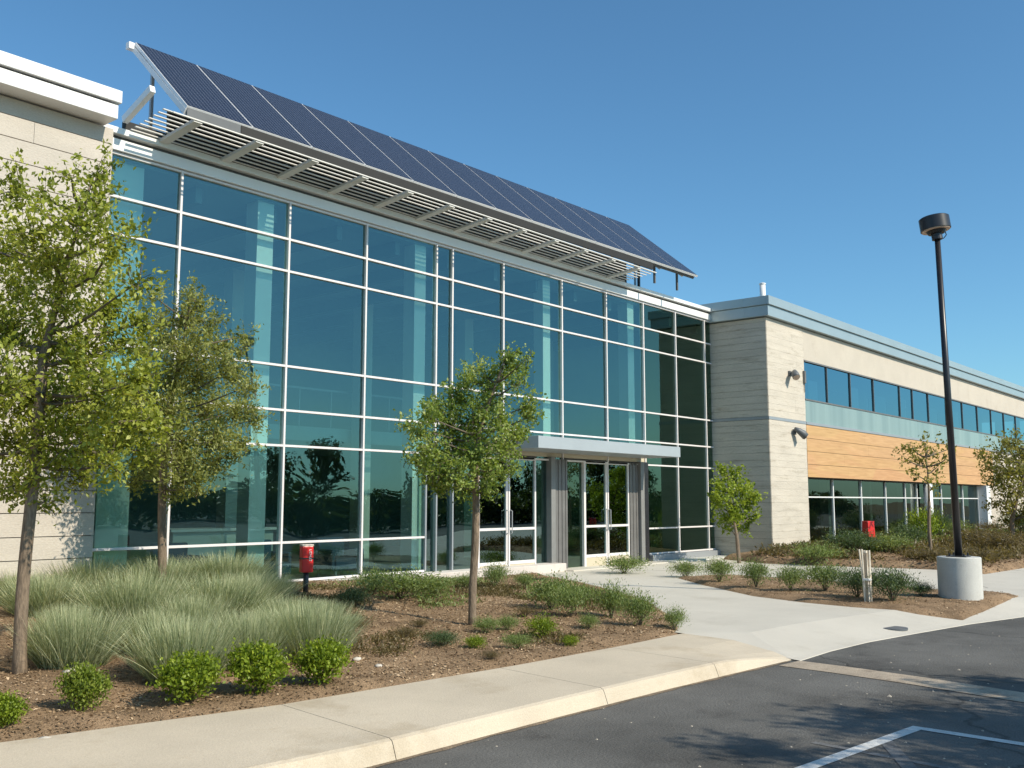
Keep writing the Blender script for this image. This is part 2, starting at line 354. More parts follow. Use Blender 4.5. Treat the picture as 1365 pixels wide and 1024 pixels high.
def hA(x, y, sd_): return .118 + max(-.3, min(.05, sd_*.3)) + (.24*max(0, min(1, (y-7.2)/4.5))*max(0, min(1, (14.5-x)/4)) if sd_ > 0 else 0) * min(1, max(0, sd_)*2) + (nz(x,y,1.1)*.05+nz(x,y,4)*.018)*max(0, min(1, sd_*3))
def hI(x, y, sd_): return (paz(x, y)-.012) + max(-.3, min(.06, sd_*.35)) + (nz(x,y,1.3)*.03+nz(x,y,5)*.015)*max(0, min(1, sd_*3))
def hC(x, y, sd_): return .105 + max(-.3, min(.17, sd_*1.1)) + .28*max(0, min(1, (y-7.5)/4.5))*max(0, min(1, sd_/3)) + (nz(x,y,.9)*.05+nz(x,y,3)*.03)*max(0, min(1, sd_*2))
def bed(name, poly, hf, x0, x1, y0, y1, st):
    xs = np.arange(x0, x1, st); ys = np.arange(y0, y1, st); X, Y = np.meshgrid(xs, ys); P = np.stack([X.ravel(), Y.ravel()], 1)
    S = sdist(P, poly); Z = np.array([hf(p[0], p[1], s) for p, s in zip(P, S)])
    V = np.column_stack([P, Z]); nx = len(xs); keep = S > -.22; Fs = []
    for j in range(len(ys)-1):
        for i in range(nx-1):
            q = (j*nx+i, j*nx+i+1, (j+1)*nx+i+1, (j+1)*nx+i)
            if keep[list(q)].all(): Fs.append(q)
    o = npmesh(name, V, Fs, m_soil, smooth=True); return struct(o)
bed("left_planting_bed", bedA, hA, -8, 18.4, 5.9, 14.0, .085)
bed("island_planting_bed", island, hI, 12, 23.5, 3.6, 11.6, .08)
bed("right_planting_bed", bedC, hC, 20.5, 62, 5.6, 13.4, .16)
def hz(poly, hf, x, y): return hf(x, y, float(sdist([(x, y)], poly)[0]))
def zA(x, y): return hz(bedA, hA, x, y)
def zI(x, y): return hz(island, hI, x, y)
def zC(x, y): return hz(bedC, hC, x, y)

rng = np.random.default_rng(11)
def unit(a): return a/np.maximum(1e-9, np.linalg.norm(a, axis=1, keepdims=True))
def leaves(C, D, N, L, Wd):
    """diamond leaves: centres, directions, approx normals -> verts, quads"""
    D = unit(D); S = unit(np.cross(D, N)); L = np.asarray(L)[:, None]; Wd = np.asarray(Wd)[:, None]
    up = np.cross(S, D)
    V = np.stack([C-D*L/2, C+S*Wd/2+up*Wd*.15, C+D*L/2, C-S*Wd/2+up*Wd*.15], 1).reshape(-1, 3)
    return V, np.arange(len(C)*4).reshape(-1, 4)
def chips(name, poly, zf, n, box, lab, smin=.010, smax=.042):
    P = np.column_stack([rng.uniform(box[0], box[1], n), rng.uniform(box[2], box[3], n)])
    P = P[sdist(P, poly) > .015]; S = sdist(P, poly)
    Z = np.array([zf(p[0], p[1], s) for p, s in zip(P, S)])
    C = np.column_stack([P, Z+.008]); m = len(C)
    D = rng.normal(size=(m, 3)); D[:, 2] *= .25; N = np.tile([0, 0, 1.], (m, 1)) + rng.normal(size=(m, 3))*.45
    L = rng.uniform(smin, smax, m); V, Fq = leaves(C, D, N, L, L*rng.uniform(.25, .7, m))
    tn = np.clip(rng.beta(1.6, 3.2, m)+np.array([nz(p[0], p[1], 1.0) for p in P])*.35, 0, 1)
    return tag(npmesh(name, V, Fq, lf_chip, np.repeat(tn, 4)), lab, "mulch", kind="stuff")
chips("bark_mulch", bedA, hA, 120000, (1.5, 17.5, 6.1, 13.6), "brown bark mulch covering the bed in front of the glass hall")
chips("bark_mulch", island, hI, 24000, (12, 23, 4, 11.3), "brown bark mulch on the narrow island around the lamp base")
chips("bark_mulch", bedC, hC, 30000, (21, 45, 5.8, 12.2), "dry brown mulch and litter on the bank below the right wing", .03, .10)

# ------------------------------------------------------------------ trees, shrubs, grasses
def blob_tree(name, base, blobs, label, lmat, leaf=(.05,.028), dens=1.0, trunk=(.06,.035), fork=None, tmat=None, lean=(0,0), cat="tree", group=None, twig=.20, seed=1, twigs=True, per=14, ring=.5):
    """base xyz, blobs [(Vector centre, radius)] in world space"""
    rg = np.random.default_rng(seed); rr = random.Random(seed)
    t_ = empty(name, base, label, cat, group); B = Vector(base)
    tm = tmat or m_trunk; mb = MB()
    zmin = min(c.z-r for c, r in blobs); top = max(blobs, key=lambda b: b[0].z)[0]
    fk = fork if fork is not None else zmin + .1
    ax = Vector((top.x*.35+B.x*.65+lean[0], top.y*.35+B.y*.65+lean[1]))
    def axis(z):
        u = (z-B.z)/(top.z-B.z); w = math.sin(u*5+seed)*.035*min(1, u*4)
        e = max(0, (z-fk)/(top.z-fk))**1.2; return Vector((B.x+(top.x-B.x)*e+w, B.y+(top.y-B.y)*e-w*.6, z))
    n = 18; pts = [axis(B.z-.08+(top.z-B.z+.08)*i/n) for i in range(n+1)]
    rs = [trunk[0]*(1-.3*min(1, i/n*1.0)) * (1.3 if i == 0 else 1) if pts[i].z < fk else max(.008, trunk[0]*(1-.4*i/n)*(1-(pts[i].z-fk)/(top.z-fk+.01))*.8+.006) for i in range(n+1)]
    mb.tube(pts, rs, 10); br = MB()
    Cs = []; Ds = []
    for c, r in blobs:
        zz = max(fk, min(c.z-r*.6-.15*(Vector((c.x, c.y))-Vector((B.x, B.y))).length, top.z-.3)); zz = min(zz, c.z)
        s = axis(zz); mid = s.lerp(c, .5)+Vector((rr.uniform(-.06, .06), rr.uniform(-.06, .06), -.04*(c-s).length))
        br.tube([s, s.lerp(mid, .5)+Vector((0,0,-.02)), mid, mid.lerp(c, .6), c], [max(.007, trunk[1]*.62), trunk[1]*.5, trunk[1]*.4, trunk[1]*.28, .005], 6)
        nt_ = max(3, int(dens*math.pi*r*r/(leaf[0]*leaf[1]*.5*.6)/per))
        u = unit(rg.normal(size=(nt_, 3))); rad_ = r*rg.uniform(0.0, 1, nt_)**ring
        E = np.array(c)+u*rad_[:, None]*np.array([1, 1, .92])
        G = unit(u*.9+np.array([0, 0, .55])+rg.normal(size=(nt_, 3))*.45)
        for k in range(nt_):
            if twigs:
                e = Vector(E[k]); g = Vector(G[k]); st = c.lerp(e, .35) if rr.random() < .6 else e-g*twig
                if rr.random() < .5: br.tube([st, st.lerp(e, .55)+Vector((0,0,.02)), e+g*twig*.5], [.005, .0035, .002], 3, cap=False)
            m_ = max(4, int(per*rr.uniform(.6, 1.4)))
            tt = rg.uniform(-.5, .75, m_)[:, None]
            Cs.append(E[k]+G[k]*tt*twig*1.3+rg.normal(size=(m_, 3))*twig*.19); Ds.append(G[k]*.7+rg.normal(size=(m_, 3))*.75)
    mb.build("trunk", tm, t_, smooth=True)
    br.build("branches", m_trunkd, t_, smooth=True)
    C = np.concatenate(Cs); D = np.concatenate(Ds); m_ = len(C)
    N = rg.normal(size=(m_, 3))*.8+np.array([0, 0, .8])
    L = rg.uniform(.6, 1.3, m_)*leaf[0]; V, Fq = leaves(C, D, N, L, L*leaf[1]/leaf[0]*rg.uniform(.8, 1.2, m_))
    cl = np.array([noise.noise((c_[0]*2.2, c_[1]*2.2, c_[2]*2.2)) for c_ in C[::4]]); cl = np.repeat(cl, 4)[:m_]
    tn = np.clip(rg.normal(.46, .19, m_)+cl*.35, 0, 1)
    npmesh("crown", V-np.array(B), Fq, lmat, np.repeat(tn, 4), t_)
    return t_
def pxblobs(lst, d, sd_=0, spread=.5):
    rr = random.Random(sd_)
    out = []
    for b in lst:
        off = b[3] if len(b) > 3 else rr.uniform(-spread, spread)
        out.append((deep(b[0], b[1], d+off), b[2]/F_PX*d))
    return out
# tall tree in front of the stone wing
bx, by = 3.94, 8.78; d1 = Vector((bx, by, 0)).dot(Vector((math.cos(HD), math.sin(HD), 0)))
T1 = [(25,255,26),(62,262,16),(95,236,15),(128,236,22),(135,275,26),(110,300,34),(45,305,30),(10,330,34),(70,345,36),(150,330,24),(120,360,38),(172,305,16),(30,385,36),(88,405,36),
      (140,410,36),(178,380,22),(10,440,40),(60,460,40),(115,470,42),(160,460,30),(190,430,22),(0,510,44),(45,530,46),(95,535,44),(140,530,40),(180,510,34),(20,590,42),(70,595,42),(120,590,38),
      (165,575,34),(205,560,26),(195,600,22),(150,620,24),(100,635,24),(40,640,26),(10,650,26),(60,668,18),(-40,420,60,.4),(-60,520,70,-.2),(-50,320,45,.3),(-90,600,55,.3)]
blob_tree("tree", (bx, by, zA(bx, by)), pxblobs(T1, d1, 3, .8), "tall airy green tree with a slim trunk in front of the cream stone wing", lf_big, (.056,.028), 2.1, (.056,.030), fork=2.9, seed=5, per=20, twig=.19)
_t1 = [o for o in bpy.data.objects if o.type == 'EMPTY' and o.name == 'tree'][0]
for _z in (0, .055): MB().tube([(bx+.004, by, deep(39, 648, d1).z+_z), (bx+.004, by, deep(39, 648, d1).z+_z+.03)], [.060, .060], 14).build("tie", m_black, _t1)
# second tree in front of the glass
r2 = wallp(219, 700, 12.0); bx = r2[0]; d2 = Vector((bx, 12.0, 0)).dot(Vector((math.cos(HD), math.sin(HD), 0)))
T2 = [(252,392,12),(262,405,15),(245,425,22),(280,432,16),(250,460,28),(222,455,20),(290,465,18),(325,448,10),(318,468,14),(305,495,24),(262,500,32),(222,500,28),(330,515,16),(185,520,28),
      (225,545,34),(275,545,34),(315,548,24),(338,560,14),(190,570,32),(235,590,34),(285,585,28),(320,590,16),(160,560,26),(150,600,22),(200,620,26),(245,630,26),(285,620,20),(310,610,12),(230,655,16),(262,650,14),(180,640,16),(205,395,10),(212,430,12),(192,470,18)]
blob_tree("tree", (bx, 12.0, zA(bx, 12.0)), pxblobs(T2, d2, 4, .7), "soft olive tree with a hazy conical crown standing in the long grass against the glass", lf_mid, (.058,.024), 2.4, (.060,.026), fork=2.6, seed=9, per=24, twig=.20)
# middle tree
bx, by = 9.07, 8.21; d3 = Vector((bx, by, 0)).dot(Vector((math.cos(HD), math.sin(HD), 0)))
T3 = [(678,478,17),(690,492,12),(668,497,12),(640,492,10),(625,507,18),(650,512,18),(700,480,8),(690,510,14),(612,530,22),(648,540,24),(580,545,16),(568,555,14),(545,568,12),(560,580,14),(595,562,24),(632,570,26),
      (668,560,20),(700,542,15),(708,555,10),(695,575,18),(672,595,22),(640,605,26),(605,598,26),(572,600,20),(560,615,14),(580,628,22),(612,632,24),(645,635,22),(675,625,16),(585,648,14),(548,612,7),(625,655,14),(650,655,12),(635,672,8)]
blob_tree("tree", (bx, by, zA(bx, by)), pxblobs(T3, d3, 5, .55), "dense green tree in the middle of the mulch bed, left of the entrance doors", lf_ctr, (.045,.026), 2.4, (.052,.024), fork=2.25, seed=12, per=22, twig=.15)
# small lime tree by the side wall of the right wing
b4 = (23.5, 12.03); d4 = Vector((*b4, 0)).dot(Vector((math.cos(HD), math.sin(HD), 0)))
T4 = [(965,628,11),(978,636,14),(960,645,14),(990,650,16),(970,665,18),(995,670,16),(1006,662,10),(955,672,11),(982,685,18),(1002,688,12),(965,692,12),(990,703,10),(972,704,9)]
blob_tree("small_tree", (*b4, zC(*b4)), pxblobs(T4, d4, 6, .5), "small lime green tree with an egg shaped crown beside the shaded side wall", lf_lime, (.090,.055), 2.0, (.055,.035), fork=.75, seed=15, per=18, twig=.2, twigs=False)
# far trees
b5 = gnd(1241, 735, .42); d5 = Vector((*b5, 0)).dot(Vector((math.cos(HD), math.sin(HD), 0)))
T5 = [(1215,598,13),(1232,592,9),(1248,600,12),(1205,610,8),(1228,615,14),(1250,622,12),(1235,635,12),(1268,598,9),(1220,632,7),(1244,648,8),(1262,612,8)]
blob_tree("thin_tree", (*b5, .35), pxblobs(T5, d5, 7, .6), "thin sparse yellowing tree in front of the timber cladding, just behind the lamp post", lf_far, (.10,.055), .8, (.05,.04), fork=1.6, seed=17, per=16, twig=.3)
b6 = gnd(1350, 722, .4); d6 = Vector((*b6, 0)).dot(Vector((math.cos(HD), math.sin(HD), 0)))
T6 = [(1345,590,14),(1360,600,18),(1330,605,15),(1318,620,12),(1345,628,22),(1325,640,15),(1368,640,28),(1345,660,20),(1330,672,12),(1370,680,24),(1350,695,14),(1390,620,34),(1405,670,34),(1310,608,9),(1385,580,14)]
blob_tree("tree", (*b6, .35), pxblobs(T6, d6, 8, .9), "bushy dull green tree at the far right, hiding the end of the timber cladding", lf_far, (.11,.06), 1.6, (.08,.05), fork=1.1, seed=19, per=18, twig=.33)
# trees beside the camera: they cast the shade on the asphalt
def V3(*a): return Vector(a)
blob_tree("tree", (9.2,-4.3,0), [(V3(8.2,-3.2,3.6),.75),(V3(9.2,-3.5,4.1),.9),(V3(7.4,-3.0,3.9),.5),(V3(9.9,-3.2,3.5),.7),(V3(8.7,-3.9,4.9),.8),(V3(7.2,-2.5,4.5),.35),(V3(10.6,-3.5,4.3),.7),(V3(6.6,-2.9,3.8),.35),(V3(10.9,-2.7,3.9),.45),(V3(7.9,-4.3,4.2),.6)],
          "leafy tree beside the parking bay, outside the picture, shading the asphalt", lf_big, (.09,.05), 2.2, (.10,.05), fork=2.2, seed=23, per=12, twig=.25)
# trees across the car park, seen mirrored in the glass
protos = []
for k in range(3):
    rr = random.Random(50+k); bl = [(V3(rr.uniform(-1.7,1.7), rr.uniform(-1.5,1.5), rr.uniform(2.2,5.2)), rr.uniform(.8,1.4)) for _ in range(12)]
    protos.append(bl)
spots = [(22,-41,1.0),(30,-44,1.15),(37,-40,.85),(45,-45,1.2),(52,-42,.95),(60,-46,1.25),(68,-41,.9),(75,-44,1.1),(84,-42,1.2),(93,-45,1.0),(102,-43,1.15),(14,-43,1.1),(112,-44,1.2)]
first = []
def copytree(o, loc, s, rz, label=None):
    c = o.copy(); col.objects.link(c); c.location = loc; c.scale = (s, s, s); c.rotation_euler.z = rz
    for ch in o.children:
        d = ch.copy(); col.objects.link(d); d.parent = c
    return c
GB = "trees across the car park mirrored in the glass"
for i, (x, y, s) in enumerate(spots):
    if i < 3:
        o = blob_tree("tree", (x, y, -.05), [(c+V3(x, y, 0), r) for c, r in protos[i]], "dark tree across the car park, seen only mirrored in the lower glass", lf_dark, (.30,.2), 1.1, (.14,.08), fork=1.6, seed=60+i, per=12, twig=.6, twigs=False, group=GB)
        o.scale = (s, s, s); first.append(o)
    else: copytree(first[i % 3], (x, y, -.05), s, i*1.3)
# clipped hedge mass along the far side of the car park
n = 60000; X = rng.uniform(-10, 125, n); Yh = -23+rng.normal(0, .9, n); H = 2.1+.5*np.sin(X*.7)+.35*np.sin(X*1.9+1)+.3*np.sin(X*4.3); Z = rng.uniform(0, 1, n)**.6*H
D = rng.normal(size=(n, 3)); V, Fq = leaves(np.column_stack([X, Yh, Z]), D, rng.normal(size=(n, 3)), rng.uniform(.2, .45, n), rng.uniform(.15, .3, n))
tag(npmesh("hedge_foliage", V, Fq, lf_dark, np.repeat(rng.uniform(0, 1, n), 4)), "dark mass of undergrowth across the car park, mirrored in the glass", "undergrowth", kind="stuff")

def shrub_mesh(seed, r, h, n, leaf, asp, mat, loose=.2, shell=.35, up=.5, lumps=7):
    rg = np.random.default_rng(seed)
    ph = rg.uniform(0, 2*np.pi, lumps); dirs = unit(rg.normal(size=(lumps, 3)))
    u = unit(rg.normal(size=(n, 3))); u[:, 2] = np.where(rg.random(n) < .72, np.abs(u[:, 2]), u[:, 2]*.8)
    f = .80+.38*np.maximum(0, np.max(u@dirs.T, axis=1))**6-.0+rg.normal(size=n)*loose*.25
    s = rg.uniform(0, 1, n)**shell
    C = u*s[:, None]*f[:, None]*np.array([r, r, h*.50])+np.array([0, 0, h*.44])
    C[:, 2] = np.maximum(C[:, 2], .015)
    k = 5; J = rg.normal(size=(n, k, 3))*leaf*1.05; Cc = (C[:, None, :]+J).reshape(-1, 3)
    out = np.repeat(unit(C-np.array([0, 0, h*.1])), k, axis=0); m_ = len(Cc)
    D = out*.6+np.array([0, 0, up])+rg.normal(size=(m_, 3))*.55; N = out+rg.normal(size=(m_, 3))*.6+np.array([0, 0, .4])
    L = rg.uniform(.6, 1.3, m_)*leaf; V, Fq = leaves(Cc, D, N, L, L*asp)
    tn = np.clip(np.repeat(rg.normal(.5, .17, n), k)+rg.normal(0, .13, m_), 0, 1)
    me = npmesh("tmp", V, Fq, mat, np.repeat(tn, 4)); d = me.data; bpy.data.objects.remove(me); return d
def stems_mesh(seed, r, h):
    rr = random.Random(seed); mb = MB()
    for _ in range(16):
        a = rr.uniform(0, 6.28); q = rr.uniform(.3, .85)
        mb.tube([(0, 0, -.03), (math.cos(a)*r*q*.4, math.sin(a)*r*q*.4, h*.35), (math.cos(a)*r*q, math.sin(a)*r*q, h*rr.uniform(.55, .85))], [.008, .006, .003], 4, cap=False)
    o = mb.build("stems", m_trunkd); d = o.data; bpy.data.objects.remove(o); return d
def place(name, fol, stem, x, y, z, sx, sz, rz, label, cat, group):
    t_ = bpy.data.objects.new(name, fol); col.objects.link(t_); t_.location = (x, y, z); t_.rotation_euler.z = rz; t_.scale = (sx, sx, sz)
    tag(t_, label, cat, group)
    if stem:
        s = bpy.data.objects.new("stems", stem); col.objects.link(s); s.parent = t_
    return t_
BOX = [shrub_mesh(100+i, .5, 1.0, (1100, 850, 1250, 950)[i], (.075, .068, .08, .072)[i], .62, (lf_box, lf_box2)[i % 2], .55, .36, .35, (9, 14, 7, 11)[i]) for i in range(4)]
SAGE = [shrub_mesh(110+i, .5, 1.0, 620, .075, .26, lf_shrub, .9, .45, .9, 9) for i in range(3)]
GREY = [shrub_mesh(120+i, .5, 1.0, 800, .075, .22, lf_shr2, .9, .45, .8, 9) for i in range(2)]
BRT = [shrub_mesh(130+i, .5, 1.0, 550, .085, .34, lf_box, .8, .4, .7, 9) for i in range(2)]
DRY = [shrub_mesh(140+i, .5, .9, 380, .07, .22, lf_dry, 1.2, .6, .5, 9) for i in range(2)]
ST = stems_mesh(3, .5, 1.0)
def put(kind, px, py, wpx, hpx, zf, label, name="shrub", cat="shrub", group=None, zg=.16):
    x, y = gnd(px, py, zg)
    for _ in range(3): z = zf(x, y); x, y = gnd(px, py, z)
    d = Vector((x, y, 0)).dot(Vector((math.cos(HD), math.sin(HD), 0)))
    k_ = 1.32 if zf is zC else (1.28 if zf is zI else (1.0 if kind is BOX else 1.08)); w = wpx/F_PX*d*k_; h = hpx/F_PX*d*(1+(k_-1)*.75); mset = kind
    # py is the foot of the plant; push the centre back by a little of its radius
    bk = Vector((x, y)).normalized()*w*.30
    return place(name, mset[R_.randrange(len(mset))], ST, x+bk.x, y+bk.y, zf(x+bk.x, y+bk.y)-.01, w, h, R_.uniform(0, 6.28), label, cat, group)
G1 = "bright green round shrubs along the sidewalk"
put(BOX, 2, 968, 46, 44, zA, "bright green round shrub cut by the left edge of the picture, beside the sidewalk", "round_shrub", group=G1)
put(BOX, 110, 950, 58, 62, zA, "bright green round shrub standing alone on the mulch right of the tall tree's trunk", "round_shrub", group=G1)
put(BOX, 249, 941, 76, 66, zA, "bright green round shrub right of the globe that stands alone on the mulch", "round_shrub", group=G1)
put(BOX, 344, 928, 72, 68, zA, "bright green round shrub, second from the right end of the row", "round_shrub", group=G1)
put(BOX, 428, 915, 62, 60, zA, "bright green round shrub at the right end of the row, nearest the open mulch", "round_shrub", group=G1)
G2 = "small shrubs scattered over the mulch bed"
for a in [
 (SAGE,535,800,100,38,"wide sage green shrub against the pale plinth, right of the near red box"),
 (SAGE,500,793,46,32,"upright sage shrub at the left end of the plinth planting, beside the grass"),
 (SAGE,578,799,44,26,"low sage shrub against the plinth, just left of the middle tree trunk"),
 (SAGE,622,786,30,22,"tiny sage shrub at the plinth right behind the middle tree trunk"),
 (SAGE,660,787,34,34,"upright sage shrub by the plinth below the left entrance doors"),
 (SAGE,700,786,26,22,"little sage shrub by itself below the dark pillar between the doors"),
 (SAGE,735,815,66,46,"broad sage shrub at the right part of the bed, facing the pale paving"),
 (SAGE,760,824,52,42,"blue green shrub, the fuller of the pair at the bed's right part"),
 (SAGE,815,826,46,46,"tall loose sage shrub near the right end of the bed"),
 (SAGE,853,836,48,44,"dense green shrub near the right tip of the bed, second from the end"),
 (SAGE,899,842,30,30,"small green shrub alone at the right tip of the bed by the paving"),
 (BRT,723,852,34,30,"bright yellow green small shrub in the mulch right of the middle tree"),
 (SAGE,648,846,34,22,"low shrub at the foot of the middle tree trunk"),
 (SAGE,676,842,30,20,"low shrub just right of the middle tree trunk"),
 (SAGE,690,866,40,20,"flat spreading shrub in the mulch near the sidewalk, right of the middle tree"),
 (BRT,634,866,26,18,"small yellowish plant in the mulch below the middle tree"),
 (GREY,590,864,44,20,"flat grey green plant left of the middle tree trunk"),
 (DRY,540,852,40,18,"dry brownish plant in the open mulch left of the middle tree"),
 (DRY,560,838,30,14,"dry low tuft in the open mulch behind the flat grey green plant"),
 (BRT,760,862,22,14,"tiny green plant near the sidewalk, right of the bright yellow green shrub"),
 (SAGE,785,840,26,20,"small sage plant in front of the tall loose shrub"),
 (DRY,655,880,30,14,"dry tuft closest to the sidewalk below the middle tree"),
 (GREY,470,808,44,26,"dark grey green plant at the right edge of the long grass"),
 (DRY,700,822,34,18,"dry brown tuft between the middle tree and the broad sage shrub"),
 (DRY,478,838,34,14,"dry brown tuft at the right foot of the long grass"),
 (SAGE,776,806,40,26,"small sage shrub at the back edge of the bed beside the curved paving"),
]: put(a[0], a[1], a[2], a[3], a[4], zA, a[5], group=G2)
put(SAGE, 832, 766, 56, 24, lambda x, y: .13, "low sage shrub by the doorstep right in front of the right entrance doors", group="small shrubs scattered over the mulch bed")
G3 = "shrubs in a row on the island bed"
for a in [
 (SAGE,914,773,30,22,"leftmost small shrub of the island row, nearest the doors"),
 (SAGE,959,777,34,28,"second small shrub from the left in the island row"),
 (SAGE,1008,784,32,32,"round blue green shrub, third from the left in the island row"),
 (SAGE,1054,789,32,30,"yellowish green shrub, fourth from the left in the island row"),
 (SAGE,1100,789,48,32,"wide green shrub of the island row, left of the dark one"),
 (GREY,1143,798,50,34,"dark grey green shrub directly behind and left of the wooden post"),
 (GREY,1190,803,56,38,"largest dark grey green shrub, just right of the wooden post"),
 (GREY,1228,796,26,16,"low dark shrub between the wooden post and the concrete lamp base"),
 ]: put(a[0], a[1], a[2], a[3], a[4], zI, a[5], group=G3)
G4 = "shrubs on the bank below the right wing"
for a in [
 (SAGE,1055,741,56,26,"pale green shrub at the left end of the bank by the pier corner"),
 (SAGE,1090,742,44,24,"green shrub beside the pier, second from the left on the bank"),
 (GREY,1105,727,36,34,"dark bush right below the corner of the low window"),
 (GREY,1140,737,56,26,"dark green shrub in front of the far red box"),
 (SAGE,1180,738,56,22,"mid green shrub right of the far red box"),
 (GREY,1212,730,40,26,"dark green shrub left of the white column"),
 (BRT,1232,728,34,40,"tall leafy green bush below the white column"),
 (SAGE,1252,722,24,34,"upright green bush touching the left side of the lamp post"),
 (DRY,1300,730,60,28,"brown dry bush right of the lamp post"),
 (DRY,1335,738,56,26,"brown dry bush at the far right of the bank"),
 (DRY,1345,756,50,24,"olive brown tuft at the right edge by the path"),
 (DRY,1305,752,46,18,"low brown tuft right behind the concrete lamp base"),
 (DRY,1190,748,60,14,"low brown tuft in the middle of the bank"),
 (GREY,1365,716,44,30,"dull green bush under the far right tree"),
 (DRY,1110,750,50,10,"low brown tuft along the front of the bank"),
 (SAGE,1072,726,28,18,"small green shrub against the foot of the stone pier"),
 (SAGE,1275,716,28,20,"green bush against the low windows just right of the lamp post"),
 (DRY,1322,712,44,16,"dry bush below the end pier of the low windows"),
 (DRY,1240,748,50,14,"low brown tuft left of the concrete lamp base on the bank"),
 (GREY,1160,724,34,22,"dark bush directly below the far red box"),
 ]: put(a[0], a[1], a[2], a[3], a[4], zC, a[5], group=G4, zg=.3)

def cover(name, poly, zf, n, box, mat, lab, hgt, leaf, dens_s, thr, smin=.15, ymask=None):
    rg = np.random.default_rng(len(lab)); P = np.column_stack([rg.uniform(box[0], box[1], n), rg.uniform(box[2], box[3], n)])
    S = sdist(P, poly); k = (S > smin) & (np.array([noise.noise((p[0]*dens_s, p[1]*dens_s, 7.7)) for p in P]) > thr)
    P = P[k]; S = S[k]; m = 9; Z = np.array([zf(p[0], p[1], q) for p, q in zip(P, S)])
    C = np.repeat(np.column_stack([P, Z]), m, 0); N_ = len(C)
    C[:, :2] += rg.normal(size=(N_, 2))*leaf*1.1; C[:, 2] += rg.uniform(0, 1, N_)**1.5*hgt*np.repeat(rg.uniform(.4, 1.2, len(P)), m)
    D = rg.normal(size=(N_, 3))*.7+np.array([0, 0, .8]); L = rg.uniform(.5, 1.3, N_)*leaf
    V, Fq = leaves(C, D, rg.normal(size=(N_, 3)), L, L*.28)
    tag(npmesh(name, V, Fq, mat, np.repeat(np.clip(rg.normal(.5, .22, N_), 0, 1), 4)), lab, "ground cover", kind="stuff")
cover("dry_ground_cover", bedC, hC, 9000, (22, 48, 6, 12), lf_dry, "dry brown ground cover over the bank below the right wing", .22, .13, .5, -.1, .4)
cover("green_ground_cover", bedC, hC, 5000, (24.5, 46, 9.6, 12.1), lf_shrub, "low green growth along the foot of the right wing", .20, .11, .6, -.12, .5)
cover("dry_ground_cover", bedA, hA, 9000, (6.5, 14, 6.6, 12.5), lf_dry, "thin dry stalks and litter over the middle of the mulch bed", .06, .055, .9, .14, .25)
cover("low_ground_cover", bedA, hA, 3200, (9.5, 17, 9.5, 13.6), lf_shrub, "thin low green growth along the foot of the plinth", .10, .055, 1.1, .2, .1)
def grass_mesh(seed, n, r, Lm, spread, w=.007):
    rg = np.random.default_rng(seed); a = rg.uniform(0, 2*np.pi, n); q = rg.uniform(0, 1, n)**.6
    B = np.column_stack([np.cos(a)*q*r*.6, np.sin(a)*q*r*.6, np.zeros(n)])
    a2 = a+rg.normal(0, .5, n); H = np.column_stack([np.cos(a2), np.sin(a2), np.zeros(n)])
    lean = np.clip(q*spread+rg.normal(0, .2, n), .02, 1.35); L = Lm*rg.uniform(.55, 1.1, n)
    S = np.column_stack([-np.sin(a2), np.cos(a2), np.zeros(n)])+rg.normal(size=(n, 3))*.5; S = unit(S)
    seg = 4; P = B.copy(); rows = [P.copy()]; th = lean.copy()
    for i in range(seg):
        th = lean+(i/seg)**1.5*rg.uniform(.05, .55, n)
        P = P+(H*np.sin(th)[:, None]+np.array([0, 0, 1])*np.cos(th)[:, None])*(L/seg)[:, None]; rows.append(P.copy())
    ws = [w, w*.95, w*.75, w*.5, w*.12]; V = []
    for i in range(seg+1): V += [rows[i]-S*ws[i]/2, rows[i]+S*ws[i]/2]
    V = np.stack(V, 1); k = 2*(seg+1); base = (np.arange(n)*k)[:, None]
    F_ = np.concatenate([base+np.array([2*i, 2*i+1, 2*i+3, 2*i+2]) for i in range(seg)], 0)
    tn = np.clip(np.repeat(rg.beta(1.1, 1.5, n), k)+np.tile(np.repeat(np.linspace(-.08, .14, seg+1), 2), n), 0, 1)
    o = npmesh("tmp", V.reshape(-1, 3), F_, lf_grass, tn); d = o.data; bpy.data.objects.remove(o); return d
GR = [grass_mesh(200+i, 3200, .66, .84, .48, .009) for i in range(4)]
GL = [grass_mesh(210+i, 1700, .62, .66, .5, .009) for i in range(2)]
G5 = "blue green ornamental grass clumps"
